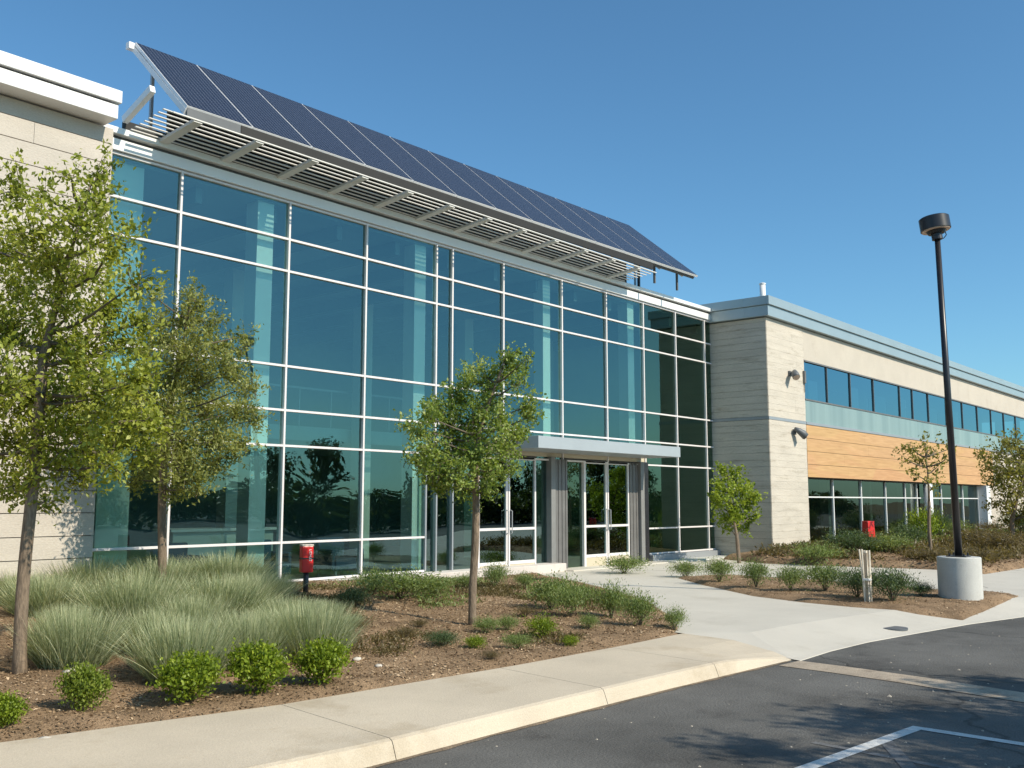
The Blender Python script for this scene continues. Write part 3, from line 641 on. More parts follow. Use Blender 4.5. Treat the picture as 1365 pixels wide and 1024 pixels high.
gl = [(97,885,116,1,"broad fountain of blue green grass at the front left, beside the tall tree's trunk"),
 (245,895,124,1,"big grass clump in front, directly behind the second bright round shrub"),
 (330,880,110,1,"big grass clump directly behind the globe shaped bright shrub"),
 (415,872,112,1,"grass clump at the front right corner of the planting, behind the last bright shrub"),
 (175,850,120,1,"grass clump between the front left fountain and the centre of the planting"),
 (295,838,126,1,"grass clump in the centre of the planting"),
 (380,843,92,1,"grass clump just in front of the near red box"),
 (60,838,106,1,"grass clump behind the tall tree's trunk"),
 (120,815,110,1,"grass clump at the foot of the cream stone wall"),
 (215,815,110,1,"grass clump around the trunk of the soft olive tree"),
 (300,808,104,1,"tall grass clump against the glass right of the olive tree's trunk"),
 (432,860,64,1,"smaller grass clump at the right edge of the planting"),
 (428,830,56,1,"grass clump right behind the near red box's post"),
 (365,806,60,0,"low grass clump at the plinth left of the near red box"),
 (15,822,110,0,"dark low grass clump at the left edge by the stone wall"),
 (462,836,44,0,"thin low grass tuft where the grass gives way to open mulch"),
 (160,795,80,0,"low grass tuft at the corner of the stone wall and the glass"),
 (250,792,90,0,"wispy grass tuft close to the lowest glass"),
 (205,870,90,1,"grass clump filling the gap left of the biggest front clump"),
 (372,862,84,1,"narrow grass clump between the two right hand front clumps"),
 (345,818,84,1,"grass clump behind the centre one, left of the near red box"),
 (255,858,96,1,"grass clump just left of the planting's centre"),
 (30,800,90,0,"low dark grass clump under the stone wall's left part"),
 (90,860,70,1,"small grass clump tucked against the front left fountain"),
 (330,792,70,0,"wispy grass tuft at the foot of the glass in the second bay")]
for i, (px, py, w, k, lab) in enumerate(gl):
    x, y = gnd(px, py-6, .3)
    if y > 13.1: x, y = x*13.1/y, 13.1
    z = zA(x, y); d = Vector((x, y, 0)).dot(Vector((math.cos(HD), math.sin(HD), 0)))
    s = w/F_PX*d/1.16
    o = place("ornamental_grass", (GR if k else GL)[i % (4 if k else 2)], None, x, y, z-.02, s, s*((.92 if py > 845 else .70) if k else .72), R_.uniform(0, 6.28), lab, "grass clump", G5)
# stones lying on the mulch
for k, (px, py, s, lab) in enumerate([(92,899+10,.05,"pale stone on the mulch beside the cut off shrub at left"),(60,975,.05,"pale stone by the sidewalk at the far left"),(475,883,.045,"pale flat stone on the open mulch right of the last round shrub"),(505,888,.035,"small pale stone on the open mulch, right of the flat one"),(580,800,.05,"whitish stone below the plinth shrubs"),(878,862-14,.03,"small pale pebble near the tip of the bed")]):
    x, y = gnd(px, py, .17); mb = MB(); rr = random.Random(k)
    vsx = []; 
    for i in range(5):
        for j in range(8):
            th = math.pi*i/4; ph = 2*math.pi*j/8; q = s*rr.uniform(.8, 1.15)
            vsx.append((x+q*1.3*math.sin(th)*math.cos(ph), y+q*math.sin(th)*math.sin(ph), zA(x, y)+.01+q*.5*math.cos(th)))
    mb.add(vsx, [(i*8+j, (i+1)*8+j, (i+1)*8+(j+1) % 8, i*8+(j+1) % 8) for i in range(4) for j in range(8)])
    tag(mb.build("stone", m_stone, loc=(x, y, zA(x, y)), smooth=True), lab, "stone", "pale stones on the mulch")

# ------------------------------------------------------------------ glass hall
D0 = 14.1
hall = empty("glass_hall", (16.5, 14.1, .1), "tall entrance hall with a teal glass wall in white framing, between two masonry wings", "building")
MX = [6.86, 8.46, 10.62, 12.45, 14.38, 14.86, 16.52, 18.69, 20.57, 22.32, 24.0, 25.66]
TZ = [7.03, 6.35, 5.77, 4.07, 3.29, 2.67, 1.0, .34]
DZX = (15.62, 22.42)   # door zone
rr = random.Random(4)
def pane(x0, x1, z0, z1, y, mat, parent, name="glass_pane", tilt=.0045):
    tx, tz = rr.uniform(-tilt, tilt), rr.uniform(-tilt, tilt); xc, zc = (x0+x1)/2, (z0+z1)/2
    def yy(x, z): return y+(x-xc)*tx+(z-zc)*tz
    vv = [(x0, yy(x0, z0), z0), (x1, yy(x1, z0), z0), (x1, yy(x1, z1), z1), (x0, yy(x0, z1), z1)]
    m_ = MB().add(vv, [(0, 1, 2, 3)]); return m_.build(name, mat, parent)
for i in range(len(MX)-1):
    for j in range(len(TZ)-1):
        x0, x1, z1, z0 = MX[i], MX[i+1], TZ[j], TZ[j+1]
        if z1 < 2.7 and x1 > 15 and x0 < DZX[1]-.2: continue
        if z1 < 2.7 and i >= 3 and i < 6: continue
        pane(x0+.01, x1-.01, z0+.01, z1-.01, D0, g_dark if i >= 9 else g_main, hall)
# last sliver by the right wing
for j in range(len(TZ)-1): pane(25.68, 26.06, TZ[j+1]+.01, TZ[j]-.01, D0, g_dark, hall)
# low side lights left of the doors
for x0, x1 in ((12.45,14.12),):
    pane(x0, x1, .34, 1.0, D0, g_main, hall); pane(x0, x1, 1.0, 2.67, D0, g_main, hall)
for x0, x1 in ((14.15,14.42),(14.45,14.9),(14.93,15.66)): pane(x0, x1, .30, 2.66, D0+.03, g_door, hall)
mw = .020
for i, x in enumerate(MX):
    z0 = .30 if (x < 14 or x > DZX[1]-.3) else 2.68
    MB().box(x-mw, x+mw, D0-.055, D0+.07, z0, 7.05).build("mullion", m_mull if x < 22.4 else m_mull, hall, bevel=.004)
for x in (14.13, 14.43, 14.91, 15.66):
    MB().box(x-mw, x+mw, D0-.05, D0+.07, .16, 2.64).build("mullion", m_grey, hall, bevel=.004)
for j, z in enumerate(TZ):
    segs = [(6.86, 26.05)]
    if z < 1.2 : segs = [(6.86, 14.1), (22.42, 26.05)]
    for a, b in segs: MB().box(a, b, D0-.048, D0+.065, z-.020, z+.020).build("transom", m_mull, hall, bevel=.004)
# fascia: two bands with a dark reveal, all along the roof edge
mb = MB().box(6.86, 26.0, D0-.10, D0+.25, 7.06, 7.24).box(6.86, 26.0, D0-.16, D0+.25, 7.30, 7.40)
mb.build("fascia", m_fascia, hall, bevel=.006)
MB().box(6.86, 26.0, D0-.04, D0+.2, 7.24, 7.30).build("reveal", m_gap, hall)
MB().box(6.86, 26.06, D0+.25, 26, 7.20, 7.44).build("roof", m_roof, hall)
MB().box(6.86, 26.06, D0+.12, 26, 6.98, 7.05).build("ceiling", m_intc, hall)
mb = MB()
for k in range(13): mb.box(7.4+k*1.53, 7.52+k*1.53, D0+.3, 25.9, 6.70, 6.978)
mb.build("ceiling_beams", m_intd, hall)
MB().box(6.86, 26.06, D0+.1, 26, .02, .16).build("floor", m_intf, hall)
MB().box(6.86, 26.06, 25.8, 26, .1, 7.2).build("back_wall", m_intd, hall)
MB().box(26.0, 26.06, 14.32, 25.8, .16, 6.98).build("side_wall", m_int, hall)
MB().box(6.86, 25.99, 19.5, 25.79, 3.2, 3.55).build("mezzanine", m_intc, hall)
mb = MB().bar((6.9, 19.55, 4.5), (26, 19.55, 4.5), .05, .05)
for k in range(20): mb.bar((7.2+k, 19.55, 3.55), (7.2+k, 19.55, 4.5), .03, .03, (1, 0, 0))
mb.build("railing", m_grey, hall)
for x, w in ((7.65,.26),(10.25,.17),(14.1,.16),(18.34,.14),(22.0,.15)):
    MB().box(x-w, x+w, D0+.16, D0+.16+2*w, .14, 6.98).build("column", m_colm, hall)
for x in (9.2,13.0,16.9,20.8,24.6):
    MB().box(x-.18, x+.18, 19.0, 19.35, .14, 6.98).build("column", m_int, hall)
# pieces of furniture seen dimly through the glass
def desk(x, y, lab):
    t_ = empty("reception_desk", (x, y, .16), lab, "desk")
    MB().box(x-1.3, x+1.3, y-.35, y+.35, 1.10, 1.16).build("top", m_white, t_, bevel=.01)
    MB().box(x-1.2, x+1.2, y-.25, y+.28, .16, 1.10).build("body", m_int, t_, bevel=.01)
desk(12.0, 18.0, "long pale reception desk standing dimly behind the lower glass")
def armchair(x, y, rz, lab):
    t_ = empty("armchair", (x, y, .16), lab, "chair", "blue armchairs behind the glass"); mm = surf("blue_fabric", (.03,.07,.13), .8)
    for nm, b in (("seat", (-.34,.34,-.32,.34,.18,.42)), ("backrest", (-.34,.34,.22,.36,.42,.82)), ("armrest", (-.42,-.34,-.3,.34,.18,.6)), ("armrest", (.34,.42,-.3,.34,.18,.6))):
        MB().box(x+b[0], x+b[1], y+b[2], y+b[3], .16+b[4], .16+b[5]).build(nm, mm, t_, bevel=.03)
    for i, j in ((-1,-1),(1,-1),(-1,1),(1,1)): MB().box(x+i*.3-.02, x+i*.3+.02, y+j*.26-.02, y+j*.26+.02, .16, .34).build("leg", m_grey, t_)
armchair(9.6, 15.6, 0, "dark blue armchair behind the lowest glass of the second bay"); armchair(11.4, 15.6, 0, "dark blue armchair behind the near red box")
armchair(13.3, 15.7, 0, "dark blue armchair behind the glass beside the plinth shrubs")
# plinth below the glass
MB().box(6.86, 18.3, D0-.42, D0+.12, .0, .31).build("plinth", m_plinth, hall, bevel=.012)
MB().box(22.42, 26.07, D0-.18, D0+.1, .0, .31).build("plinth", m_grey, hall, bevel=.01)
MB().box(18.3, 22.42, D0-.62, D0+.5, .10, .155).build("doorstep", m_plaza, hall, bevel=.01)
MB().box(22.6, 25.95, D0-.75, D0-.19, .10, .165).build("step", m_conc, hall, bevel=.01)
# door zone
MB().box(15.62, 22.42, D0-.02, D0+.10, 2.735, 2.92).build("door_header", m_beige, hall, bevel=.005)
MB().box(15.62, 22.42, D0+.0, D0+.10, 2.69, 2.735).build("header_trim", m_gap, hall)
def door(x0, x1, zb, kick, recess):
    d = MB(); y0, y1 = D0+recess-.05, D0+recess+.03; fr = .05
    d.box(x0, x0+fr, y0, y1, zb, 2.69); d.box(x1-fr, x1, y0, y1, zb, 2.69)
    for za, zb_ in ((2.63, 2.69), (1.08, 1.135), (kick, kick+.07)): d.box(x0+fr, x1-fr, y0+.002, y1-.002, za, zb_)
    o = d.build("door", m_mull, hall, bevel=.004)
    g = MB().box(x0+fr, x1-fr, y0+.035, y0+.042, kick+.07, 1.08).box(x0+fr, x1-fr, y0+.035, y0+.042, 1.135, 2.63)
    ORG[o.name] = ORG[hall.name]
    g.build("glass", g_door, o)
    MB().box(x0+.003, x1-.003, y0+.012, y1-.012, zb, kick-.002).build("kick_panel", m_beige, o)
    return o
def handle(o, x):
    MB().tube([(x, D0-.05, 1.0), (x, D0-.11, 1.02), (x, D0-.11, 1.5), (x, D0-.05, 1.52)], [.012]*4, 6).build("handle", m_grey, o)
d1_ = door(15.69, 16.66, .31, .34, 0); d2_ = door(16.69, 17.66, .31, .34, 0); handle(d1_, 16.61); handle(d2_, 16.74)
d3_ = door(19.55, 20.50, .155, .36, 0); d4_ = door(20.53, 21.50, .155, .36, 0); handle(d3_, 20.46); handle(d4_, 20.57)
pane(17.70, 18.14, .31, 2.69, D0+.03, g_door, hall); pane(18.80, 19.52, .155, 2.69, D0+.02, g_dark, hall)
mb = MB().box(18.14, 18.30, D0-.12, D0+.12, .155, 2.735); mb.build("door_post", m_post, hall, bevel=.005)
mb = MB()
for k in range(7): mb.box(18.30+k*.07, 18.365+k*.07, D0-.10+(k % 2)*.012, D0+.12, .155, 2.688)
mb.box(18.30, 18.80, D0+.0, D0+.1, .156, 2.68).build("ribbed_cladding", m_corr, hall); mb = MB()
for k in range(5): mb.box(21.53+k*.075, 21.60+k*.075, D0-.06+(k % 2)*.012, D0+.12, .155, 2.688)
mb.box(21.52, 21.9, D0+.0, D0+.1, .156, 2.68)
mb.build("ribbed_cladding", m_corr, hall)
MB().box(21.93, 22.10, D0-.14, D0+.1, .155, 2.735).build("door_post", m_post, hall, bevel=.005)
MB().box(22.12, 22.36, D0-.10, D0+.1, .155, 2.735).build("door_post", m_black, hall, bevel=.005)
MB().box(19.52, 19.548, D0-.05, D0+.06, .155, 2.69).build("door_post", m_mull, hall)
# canopy
c_ = MB().box(16.3, 22.15, 12.9, D0-.06, 2.83, 3.09); c_.build("canopy", m_canopy, hall, bevel=.008)

# sunshade louvre and solar array
def lin(a, b, t): return a+(b-a)*t
LX0, LX1 = 7.41, 21.25
ls = empty("louvre_sunshade", (14.3, 14.0, 7.5), "long row of pale louvre slats on upswept brackets under the solar panels", "sunshade")
P0, P1 = (13.96, 7.415), (12.98, 7.51)
MB().box(LX0+.95, LX1+.75, 14.36, 14.44, 7.44, 8.12).build("added_gap_screen", m_deck, ls)  # added near-black sheet set back so the gaps between slats look dark
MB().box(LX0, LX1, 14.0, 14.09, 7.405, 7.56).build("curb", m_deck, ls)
for k in range(8):
    t_ = .03+k*.133; y, z = lin(P0[0], P1[0], t_), lin(P0[1], P1[1], t_)
    MB().bar((LX0+.06, y, z), (LX1, y, z), .038, .014).build("slat", m_slat, ls)
for k in range(12):
    x = 8.04+k*1.13
    MB().bar((x, P0[0], P0[1]-.03), (x, P1[0], P1[1]-.03), .15, .05).build("bracket", m_slat, ls)
MB().bar((LX0-.02, P0[0]+.02, 7.55), (LX0-.02, 13.19, 7.84), .09, .12).build("end_bracket", m_white, ls, bevel=.01)
MB().bar((LX0+.2, P1[0]-.01, P1[1]-.02), (LX1, P1[0]-.01, P1[1]-.01), .02, .02).build("edge_rail", m_slat, ls)

arr = empty("solar_array", (16, 14.2, 7.45), "long bank of thirteen dark blue solar panels tilted above the roof of the glass hall", "solar panels")
Yl, Yu = 13.2, 15.2
la = wallp(249.5, 141, Yl); lb = wallp(931, 368, Yl); ua = wallp(180, 56, Yu); ub = wallp(838, 300, Yu)
A, B_, C_, D_ = Vector((la[0], Yl, la[1])), Vector((lb[0], Yl, lb[1])), Vector((ua[0], Yu, ua[1])), Vector((ub[0], Yu, ub[1]))
NP = 13; nrm = (B_-A).cross(C_-A).normalized()
if nrm.z < 0: nrm = -nrm
for k in range(NP):
    t0, t1 = k/NP, (k+1)/NP
    q = [A.lerp(B_, t0), A.lerp(B_, t1), C_.lerp(D_, t1), C_.lerp(D_, t0)]
    ctr = sum(q, Vector())/4; ins = [ctr+(p-ctr)*.985 for p in q]
    fr = MB(); lo = [p-nrm*.05 for p in q]; g_ = .012
    fr.add([*(ctr+(p-ctr)*.992 for p in q), *(ctr+(p-ctr)*.992-nrm*.055 for p in q)], [(0,1,2,3),(7,6,5,4),(0,4,5,1),(1,5,6,2),(2,6,7,3),(3,7,4,0)])
    po = fr.build("solar_panel", m_white, arr)
    # glass face, inset so that the white frame shows round it
    e1 = .018/((q[1]-q[0]).length); e2 = .022/((q[3]-q[0]).length)
    def bil(u, v): return q[0].lerp(q[1], u).lerp(q[3].lerp(q[2], u), v)+nrm*.004
    s_ = MB().add([bil(e1, e2), bil(1-e1, e2), bil(1-e1, 1-e2), bil(e1, 1-e2)], [(0,1,2,3)]).build("cells", m_solar, po)
    uvl = s_.data.uv_layers.new(name="uv"); 
    for li, uvc in zip(range(4), [(0,0),(1,0),(1,1),(0,1)]): uvl.data[li].uv = uvc
mb = MB()
for v in (.04, .3, .75, .985):
    a = A.lerp(C_, v)-nrm*.11; b = B_.lerp(D_, v)-nrm*.11; mb.bar(a, b, .06, .09, nrm)
mb.build("rail", m_dgrey, arr)
MB().bar(A-nrm*.10+Vector((.03, 0, 0)), C_-nrm*.10+Vector((.03, .02, 0)), .07, .09, nrm).build("end_rail", m_white, arr)
MB().bar(C_-nrm*.10+Vector((-.10,.0,-.0)), C_-nrm*.10+Vector((.25,0,0)), .12, .12).build("end_cap", m_white, arr, bevel=.01)
for k in range(14):
    t_ = (k+.12)/13.6; a = A.lerp(B_, t_); c = C_.lerp(D_, t_)
    lo = a.lerp(c, .12)-nrm*.14; hi = a.lerp(c, .72)-nrm*.14
    if a.x < LX1: MB().bar(lo, (lo.x, 13.3, 7.66), .03, .03, (1,0,0)).build("strut", m_slat, arr)
    else: MB().bar(lo, (lo.x, lo.y, 7.45), .05, .05, (1,0,0)).build("post", m_gap, arr)
    MB().bar(hi, (hi.x, hi.y, 7.44), .05, .05, (1,0,0)).build("post", m_grey, arr)
    MB().bar(a.lerp(c, .03)-nrm*.16, a.lerp(c, .97)-nrm*.16, .05, .07, nrm).build("rafter", m_slat, arr)
# grey trough between the louvre and the panels
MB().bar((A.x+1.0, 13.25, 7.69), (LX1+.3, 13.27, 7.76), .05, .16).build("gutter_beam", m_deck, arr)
MB().bar((A.x+.02, 13.25, 7.69), (A.x+.99, 13.25, 7.70), .05, .15).build("gutter_beam", m_side2, arr)
MB().bar((22.35, 14.2, 7.44), (22.35, 14.2, 8.1), .06, .06, (1,0,0)).build("post", m_black, arr)

# ------------------------------------------------------------------ stone wing (left)
def courses(mb, axis, a, b, f, back_, z0, z1, hts, gap=.008, rr_=None, jit=.004):
    z = z0; i = 0
    while z < z1-.02:
        h = hts[i % len(hts)]; i += 1; zt = min(z+h, z1)
        p = f+(rr_.uniform(-jit, jit) if rr_ else 0)
        # split each course at random vertical joints
        xs = [a]
        while xs[-1] < b:
            xs.append(min(b, xs[-1]+(rr_.uniform(1.6, 4.2) if rr_ else 3)))
            if b-xs[-1] < .5: xs[-1] = b
        for u, v in zip(xs, xs[1:]):
            g2 = .0025
            if axis == 'x': mb.box(u+g2, v-g2, p, back_, z+gap/2, zt-gap/2)
            else: mb.box(p, back_, u+g2, v-g2, z+gap/2, zt-gap/2)
        z = zt
lw = empty("stone_wing", (-3, 13.2, .1), "cream stone wing with thin horizontal joints and a white double coping, at the left", "building")
mb = MB(); courses(mb, 'x', -14, 6.82, 13.2, 13.38, .0, 7.05, [.31,.30,.33,.30], .012, random.Random(2), .003)
mb.build("wall", m_lime, lw)
MB().box(-14, 6.80, 13.23, 13.5, 0, 7.0).build("wall_joints", m_joint, lw)
MB().box(-14, 6.81, 13.5, 26, 0, 7.1).build("wall_core", m_lime, lw)
mb = MB().box(-14.2, 6.70, 12.86, 26, 7.07, 7.27).box(-14.2, 6.73, 12.82, 26, 7.30, 7.48)
mb.build("coping", m_white, lw, bevel=.008)
MB().box(-14.2, 6.60, 12.90, 26, 7.27, 7.30).build("coping_reveal", m_gap, lw)

# ------------------------------------------------------------------ office wing (right)
rw = empty("office_wing", (40, 12.3, .1), "long two storey wing with a board marked concrete pier, ribbon windows and orange timber cladding", "building")
RY, RX = 12.3, 26.08; XE = 66
rq = random.Random(9)
mb = MB()
courses(mb, 'x', RX+.012, 28.62, RY, RY+.2, .05, 4.03, [.21,.17,.24,.19,.20], .003, rq, .002)
courses(mb, 'x', RX+.012, 28.62, RY, RY+.2, 4.12, 6.97, [.20,.18,.22,.17,.21], .003, rq, .002)
mb.build("pier", m_board, rw)
mb = MB()
courses(mb, 'y', RY+.012, 14.3, RX, RX+.2, .05, 4.03, [.21,.17,.24,.19,.20], .006, rq, .004)
courses(mb, 'y', RY+.012, 14.3, RX, RX+.2, 4.12, 6.97, [.20,.18,.22,.17,.21], .006, rq, .004)
mb.build("side_wall", m_board, rw)
MB().box(RX+.03, 28.6, RY+.04, 15, .0, 6.96).build("pier_core", m_joint, rw)
MB().box(RX-.012, 28.63, RY-.012, 14.08, 4.035, 4.115).build("string_course", m_grey, rw)
MB().box(28.64, XE, RY+.01, RY+.3, 6.02, 6.97).build("upper_wall", m_cream, rw)
mb = MB().box(RX-.14, XE, RY-.14, RY+.6, 6.99, 7.30).box(RX-.20, XE, RY-.20, RY+.6, 7.305, 7.56).box(RX-.14, RX+.5, RY+.6, 26, 6.99, 7.30).box(RX-.20, RX+.5, RY+.6, 26, 7.305, 7.56)
mb.build("coping", m_coping, rw, bevel=.008)
MB().box(RX+.5, XE, RY+.6, 26, 7.0, 7.25).build("roof", m_roof, rw)
wx = [28.66,30.44,32.4,34.55,37.25,38.69,40.58,42.92,45.2,47.5,49.8,52.1,54.4,56.7,59.0,61.3,63.6,XE]
for a, b in zip(wx, wx[1:]):
    w_ = pane(a+.02, b-.02, 4.83, 5.96, RY+.06, g_strip, rw, "window", .003)
mb = MB()
for x in wx: mb.box(x-.012, x+.012, RY+.02, RY+.12, 4.83, 5.98)
mb.box(28.66, XE, RY+.0, RY+.12, 5.975, 6.02).box(28.66, XE, RY+.0, RY+.12, 4.78, 4.825)
mb.build("window_frame", m_corr, rw)
MB().box(28.64, XE, RY+.02, RY+.12, 4.12, 4.778).build("spandrel_glass", m_frost, rw)
MB().box(28.64, XE, RY-.02, RY+.2, 4.035, 4.115).build("string_course", m_grey, rw)
mb = MB(); zb = [2.44, 2.83, 3.23, 3.62, 4.03]
for a, b in zip(zb, zb[1:]):
    xs = [28.64, 33.5+rq.uniform(-2, 2), 39+rq.uniform(-2, 2), 44.5+rq.uniform(-2, 2), 49.5]
    for u, v in zip(xs, xs[1:]): mb.box(u, v-.003, RY+.0, RY+.06, a+.006, b-.006)
mb.build("timber_cladding", m_wood, rw)
MB().box(28.64, 49.5, RY+.045, RY+.3, 2.45, 4.03).build("cladding_backing", m_gap, rw)
MB().box(28.64, 49.5, RY+.3, RY+1.2, 2.40, 2.47).build("soffit", m_gap, rw)
lx = [28.95,31.29,33.74,36.11,38.2,39.54,40.83,42.6,45.59,47.95]
GY = RY+.35
for a, b in zip(lx, lx[1:]):
    pane(a+.02, b-.02, 1.86, 2.42, GY, g_low, rw, "window", .004); pane(a+.02, b-.02, .35, 1.83, GY, g_low, rw, "window", .004)
mb = MB()
for x in lx: mb.box(x-.03, x+.03, GY-.05, GY+.05, .3, 2.44)
mb.box(28.66, 48, GY-.04, GY+.04, 1.825, 1.865).box(28.66, 48, GY-.04, GY+.04, .28, .35)
mb.build("window_frame", m_white, rw)
MB().box(28.66, 28.93, GY-.1, GY+.1, .2, 2.44).build("window_jamb", m_corr, rw)
MB().box(28.64, 50, GY-.3, GY+.5, .0, .28).build("plinth", m_plinth, rw)
for x in (40.2, ): MB().tube([(x, RY+.1, .1), (x, RY+.1, 2.40)], [.17, .17], 16).build("column", m_white, rw, smooth=True)
MB().box(48.0, 48.6, RY-.05, RY+.5, .1, 2.43).build("end_pier", m_white, rw, bevel=.01); MB().box(48.75, 49.5, RY+.0, RY+.5, .1, 2.43).build("end_pier", m_cream, rw)
MB().box(49.5, XE, RY+.05, RY+.3, .0, 4.03).build("lower_wall", m_cream, rw)
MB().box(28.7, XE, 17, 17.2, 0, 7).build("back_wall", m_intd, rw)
MB().box(28.62, XE, RY+.3, 17, 3.6, 4.1).build("floor_slab", m_int, rw); MB().box(28.62, XE, RY+.35, 17, 6.6, 6.98).build("ceiling", m_int, rw); MB().box(28.62, XE, RY+.35, 17, .05, .2).build("floor", m_intf, rw)
mb = MB()
for k in range(9): mb.box(30+k*4, 30.25+k*4, RY+1.6, RY+1.9, .2, 6.9)
mb.build("interior_columns", m_int, rw)
mb = MB()
for k, x in enumerate((29.6,32.9,35.4,38.0,41.6,44.4,47.6)): mb.box(x, x+.7+.2*(k % 3), RY+.3, RY+.32, 4.9, 5.5+.1*(k % 2))
mb.build("blinds", m_int, rw)
# wall lights, conduit box and roof pipe
def wall_light(x, z, lab, flip):
    t_ = empty("wall_light", (x, RY, z), lab, "wall light", "wall mounted floodlights on the pier")
    MB().box(x-.07, x+.07, RY-.06, RY-.0, z-.07, z+.09).build("mount_plate", m_dgrey, t_, bevel=.01)
    s = -1 if flip else 1
    MB().tube([(x-s*.02, RY-.05, z+.02), (x-s*.02, RY-.16, z+.02)], [.03, .03], 8).build("arm", m_dgrey, t_)
    MB().tube([(x-s*.16, RY-.30, z-.13), (x-s*.10, RY-.24, z-.04), (x+s*.02, RY-.17, z+.04), (x+s*.14, RY-.12, z+.10)], [.11, .11, .085, .05], 14).build("lamp_head", m_dgrey, t_, smooth=True)
    MB().tube([(x-s*.168, RY-.305, z-.138), (x-s*.162, RY-.30, z-.132)], [.095, .095], 14).build("lens", m_lens, t_)
wall_light(27.52, 5.46, "grey floodlight high on the pier of the right wing, level with the ribbon windows", False)
wall_light(27.70, 3.74, "grey floodlight lower on the pier of the right wing, just under the grey band", True)
t_ = empty("cable_box", (28.56, RY, 5.4), "narrow dark cable box at the left end of the ribbon windows", "cable box")
MB().box(28.50, 28.60, RY-.07, RY+.0, 5.28, 5.66).build("body", m_corr, t_, bevel=.01); MB().tube([(28.55, RY-.03, 5.28), (28.55, RY-.03, 5.0)], [.012]*2, 6).build("conduit", m_corr, t_)
pz = empty("vent_pipe", (26.4, 12.6, 7.5), "short white vent pipe standing on the roof corner of the right wing", "pipe")
MB().tube([(26.35, 12.5, 7.2), (26.35, 12.5, 8.0)], [.085, .085], 14).build("pipe", m_white, pz, smooth=True)
MB().tube([(26.35, 12.5, 8.0), (26.35, 12.5, 8.03), (26.35, 12.5, 8.05)], [.10, .10, .05], 14).build("cap", m_white, pz)

# ------------------------------------------------------------------ lamp post on the island
LXp, LYp = gnd(1282, 800, .16); LXp += .28; LYp += .09; lz = zI(LXp, LYp)
dl = Vector((LXp, LYp, 0)).dot(Vector((math.cos(HD), math.sin(HD), 0)))
lamp = empty("street_lamp", (LXp, LYp, lz), "tall black lamp post with a drum shaped head on a fat round concrete base", "street lamp")
ztop = .82; r0 = 27/F_PX*dl
mb = MB(); n = 40
mb.tube([(LXp, LYp, 0), (LXp, LYp, ztop-.012), (LXp, LYp, ztop)], [r0*1.0, r0, r0-.012], n); mb.build("concrete_base", m_conc, lamp, smooth=False).data.shade_smooth()
b_ = bpy.data.objects  # flat shading limit for the base rim
for o in lamp.children:
    md = o.modifiers.new("es", 'EDGE_SPLIT'); md.split_angle = rad(40)
tipx, tipz = deep(1249.5, 318, dl), 0
HT = deep(1249.5, 318, dl).z
tp = deep(1249.5, 318, dl)
# the photographed post leans slightly to the left at its head
mb = MB().tube([(LXp, LYp, ztop), (tp.x, tp.y, tp.z)], [.060, .044], 16); mb.build("pole", m_black, lamp, smooth=True)
mb = MB().box(LXp-.15, LXp+.15, LYp-.15, LYp+.15, ztop, ztop+.02)
for i, j in ((-1,-1),(1,-1),(-1,1),(1,1)): mb.tube([(LXp+i*.11, LYp+j*.11, ztop), (LXp+i*.11, LYp+j*.11, ztop+.06)], [.014]*2, 6)
mb.build("base_plate", m_black, lamp)
ax = Vector((-.06, -.10, 1)).normalized(); hd = tp
ax = (Vector((0,0,1))+RT*.08*-1*0+Vector((math.cos(HD), math.sin(HD), 0))*-.18*-1*0).normalized()
tilt = (UP*1.0+RT*.08).normalized(); tilt = (Vector((0,0,1))-RT*-.10*-1+Vector((FW.x, FW.y, 0))*.06).normalized()
R0 = 19.2/F_PX*dl
MB().tube([hd-tilt*.02, hd+tilt*.02, hd+tilt*.10], [.085, .085, .085], 16).build("collar", m_black, lamp)
h0 = hd+tilt*.14
dr = MB().tube([h0+tilt*.005, h0+tilt*.205, h0+tilt*.22], [R0, R0, R0-.02], 36); dd = dr.build("lamp_head", m_black, lamp, smooth=True)
md = dd.modifiers.new("es", 'EDGE_SPLIT'); md.split_angle = rad(40)
MB().tube([h0-tilt*.01, h0+tilt*.004], [R0*.93, R0*.93], 36).build("diffuser", m_lens, lamp)
MB().tube([hd+tilt*.08, h0+tilt*.0], [.13, .16], 16).build("neck", m_black, lamp)
MB().tube([hd+RT*.10, hd+RT*.15+Vector((0,0,.06)), hd+RT*.13+Vector((0,0,.14))], [.008]*3, 6).build("cable", m_black, lamp)

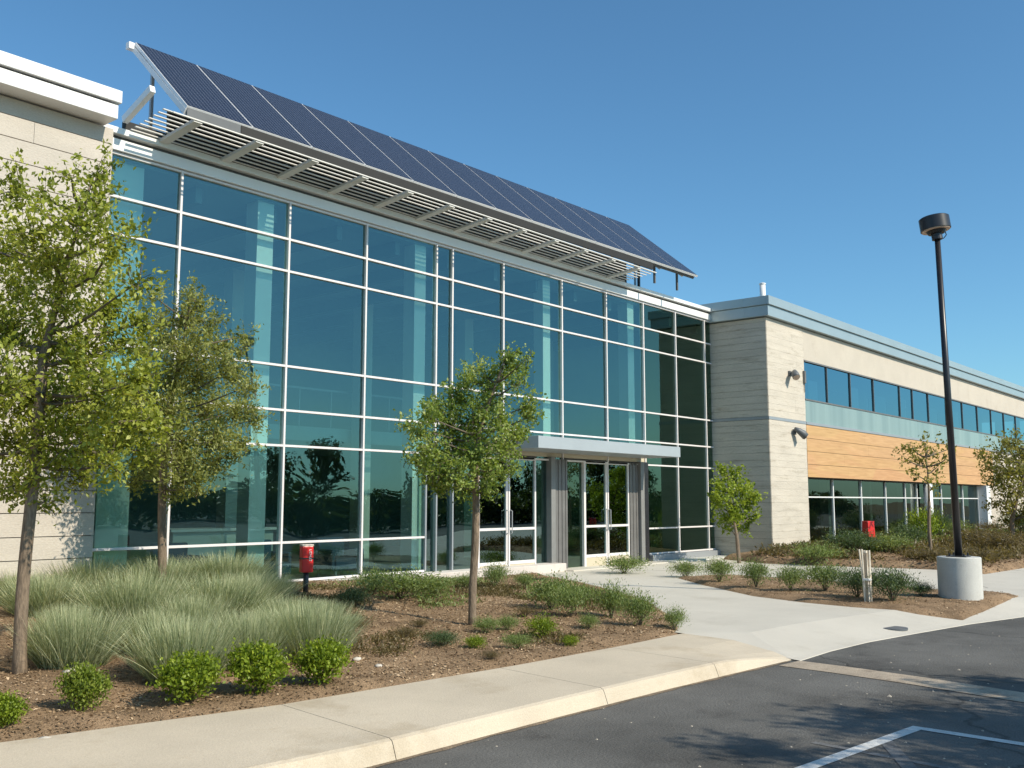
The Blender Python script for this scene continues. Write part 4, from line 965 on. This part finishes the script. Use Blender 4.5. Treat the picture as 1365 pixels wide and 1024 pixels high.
# ------------------------------------------------------------------ red boxes on posts, timber post, cover
def red_box(px, pyt, pyb, wpx, d, zf, label, tape=True, taper=0):
    c = deep(px, pyb, d); tpz = deep(px, pyt, d).z; w = wpx/F_PX*d/2; x, y = c.x, c.y; zg = zf(x, y)
    t_ = empty("red_box", (x, y, zg), label, "red box", "red boxes on black posts")
    s = Vector((RT.x, RT.y, 0)); f = Vector((math.cos(HD), math.sin(HD), 0))
    # body turned a little so that two faces show
    a = rad(32); e1 = s*math.cos(a)+f*math.sin(a); e2 = f*math.cos(a)-s*math.sin(a)
    ww = w/(math.cos(a)+math.sin(a)*.75); ee = [(-1,-1),(1,-1),(1,1),(-1,1)]
    def ring(z, k): return [Vector((x, y, z))+e1*ww*i*k+e2*ww*.75*j*k for i, j in ee]
    zb = c.z; zm = zb+(tpz-zb)*.5
    b = MB(); v = ring(zb, 1)+ring(tpz, 1-taper); b.add(v, [(3,2,1,0),(4,5,6,7),(0,1,5,4),(1,2,6,5),(2,3,7,6),(3,0,4,7)])
    b.build("box", m_red, t_, bevel=.012)
    b = MB(); v = ring(tpz, (1-taper)*1.06)+ring(tpz+.025, (1-taper)*1.0); b.add(v, [(3,2,1,0),(4,5,6,7),(0,1,5,4),(1,2,6,5),(2,3,7,6),(3,0,4,7)]); b.build("lid", m_red if not tape else m_stone, t_, bevel=.005)
    if tape:
        b = MB(); v = ring(zm+.0, 1.015)+ring(zm+.022, 1.015); b.add(v, [(3,2,1,0),(4,5,6,7),(0,1,5,4),(1,2,6,5),(2,3,7,6),(3,0,4,7)]); b.build("band", m_black, t_)
        # worn white characters running down the right hand face of the upper half
        b = MB()
        fo = Vector((x, y, 0))-e2*(ww*.75+.003)
        for k in range(5):
            z1_ = tpz-.05-k*.035
            for (u0, v0, u1, v1) in (((0,0,1,0),(0,0,0,-1),(1,-1,0,-1)), ((0,0,0,-1),(0,-.5,1,-.5),(1,0,1,-1)), ((0,0,1,0),(.5,0,.5,-1),(0,-1,1,-1)))[k % 3]:
                p0 = fo+e1*(ww*.25+u0*.03)+Vector((0,0,z1_+v0*.024)); p1 = fo+e1*(ww*.25+u1*.03)+Vector((0,0,z1_+v1*.024)); b.bar(p0, p1, .006, .004, e2)
        b.build("marking", m_white, t_)
    MB().tube([(x, y, zg-.05), (x, y, zb)], [.04, .04], 10).build("post", m_black, t_, smooth=True)
    return t_
dr1 = 14.2
red_box(408, 728, 763, 19.5, dr1, zA, "red box with a black band and worn white marks, in the grass before the glass")
red_box(1158, 696, 717, 18, 26.0, zC, "small plain red box tapering upward among the shrubs before the low windows", tape=False, taper=.12)
sx, sy = gnd(1157.5, 803, .17); dS = Vector((sx, sy, 0)).dot(Vector((math.cos(HD), math.sin(HD), 0)))
st = empty("timber_post", (sx, sy, zI(sx, sy)), "short weathered post of whitish upright slats, broader at its top, among the island shrubs", "post")
zt_ = deep(1156, 731, dS).z; zb_ = zI(sx, sy)-.03; rr = random.Random(5)
for k in range(8):
    a = k/7*2-1; w0 = 5.2/F_PX*dS*a; w1 = 4.0/F_PX*dS*a
    p0 = Vector((sx, sy, zb_))+RT*w1+Vector((FW.x,FW.y,0))*rr.uniform(-.03, .03); p1 = Vector((sx, sy, zt_+rr.uniform(-.03, .0)))+RT*(w0*1.3-.02)+Vector((FW.x,FW.y,0))*rr.uniform(-.03, .03)
    mid = p0.lerp(p1, .45)+RT*rr.uniform(-.006,.006)
    MB().tube([p0, mid, p1], [.011, .011, .014], 5).build("slat", m_stake, st)
zc_ = zb_+(zt_-zb_)*.44
MB().box(sx-.055, sx+.055, sy-.055, sy+.055, zc_-.02, zc_+.015).build("tie", m_white, st, bevel=.01)
MB().box(sx-.03, sx+.03, sy-.015, sy+.03, zb_, zt_-.06).build("core", surf("old_timber_core", (.38,.31,.23), .9), st)
cx_, cy_ = gnd(1190, 837, .05)
for _ in range(8): cx_, cy_ = gnd(1190, 837, paz(cx_, cy_))
cv = empty("utility_cover", (cx_, cy_, .1), "small round metal utility cover set in the pale paving near the road edge", "cover")
zc0 = paz(cx_, cy_)
MB().tube([(cx_, cy_, zc0-.02), (cx_, cy_, zc0+.005)], [.19, .19], 28).build("rim", m_dgrey, cv)
MB().tube([(cx_, cy_, zc0-.02), (cx_, cy_, zc0+.007)], [.165, .165], 28).build("lid", m_corr, cv)
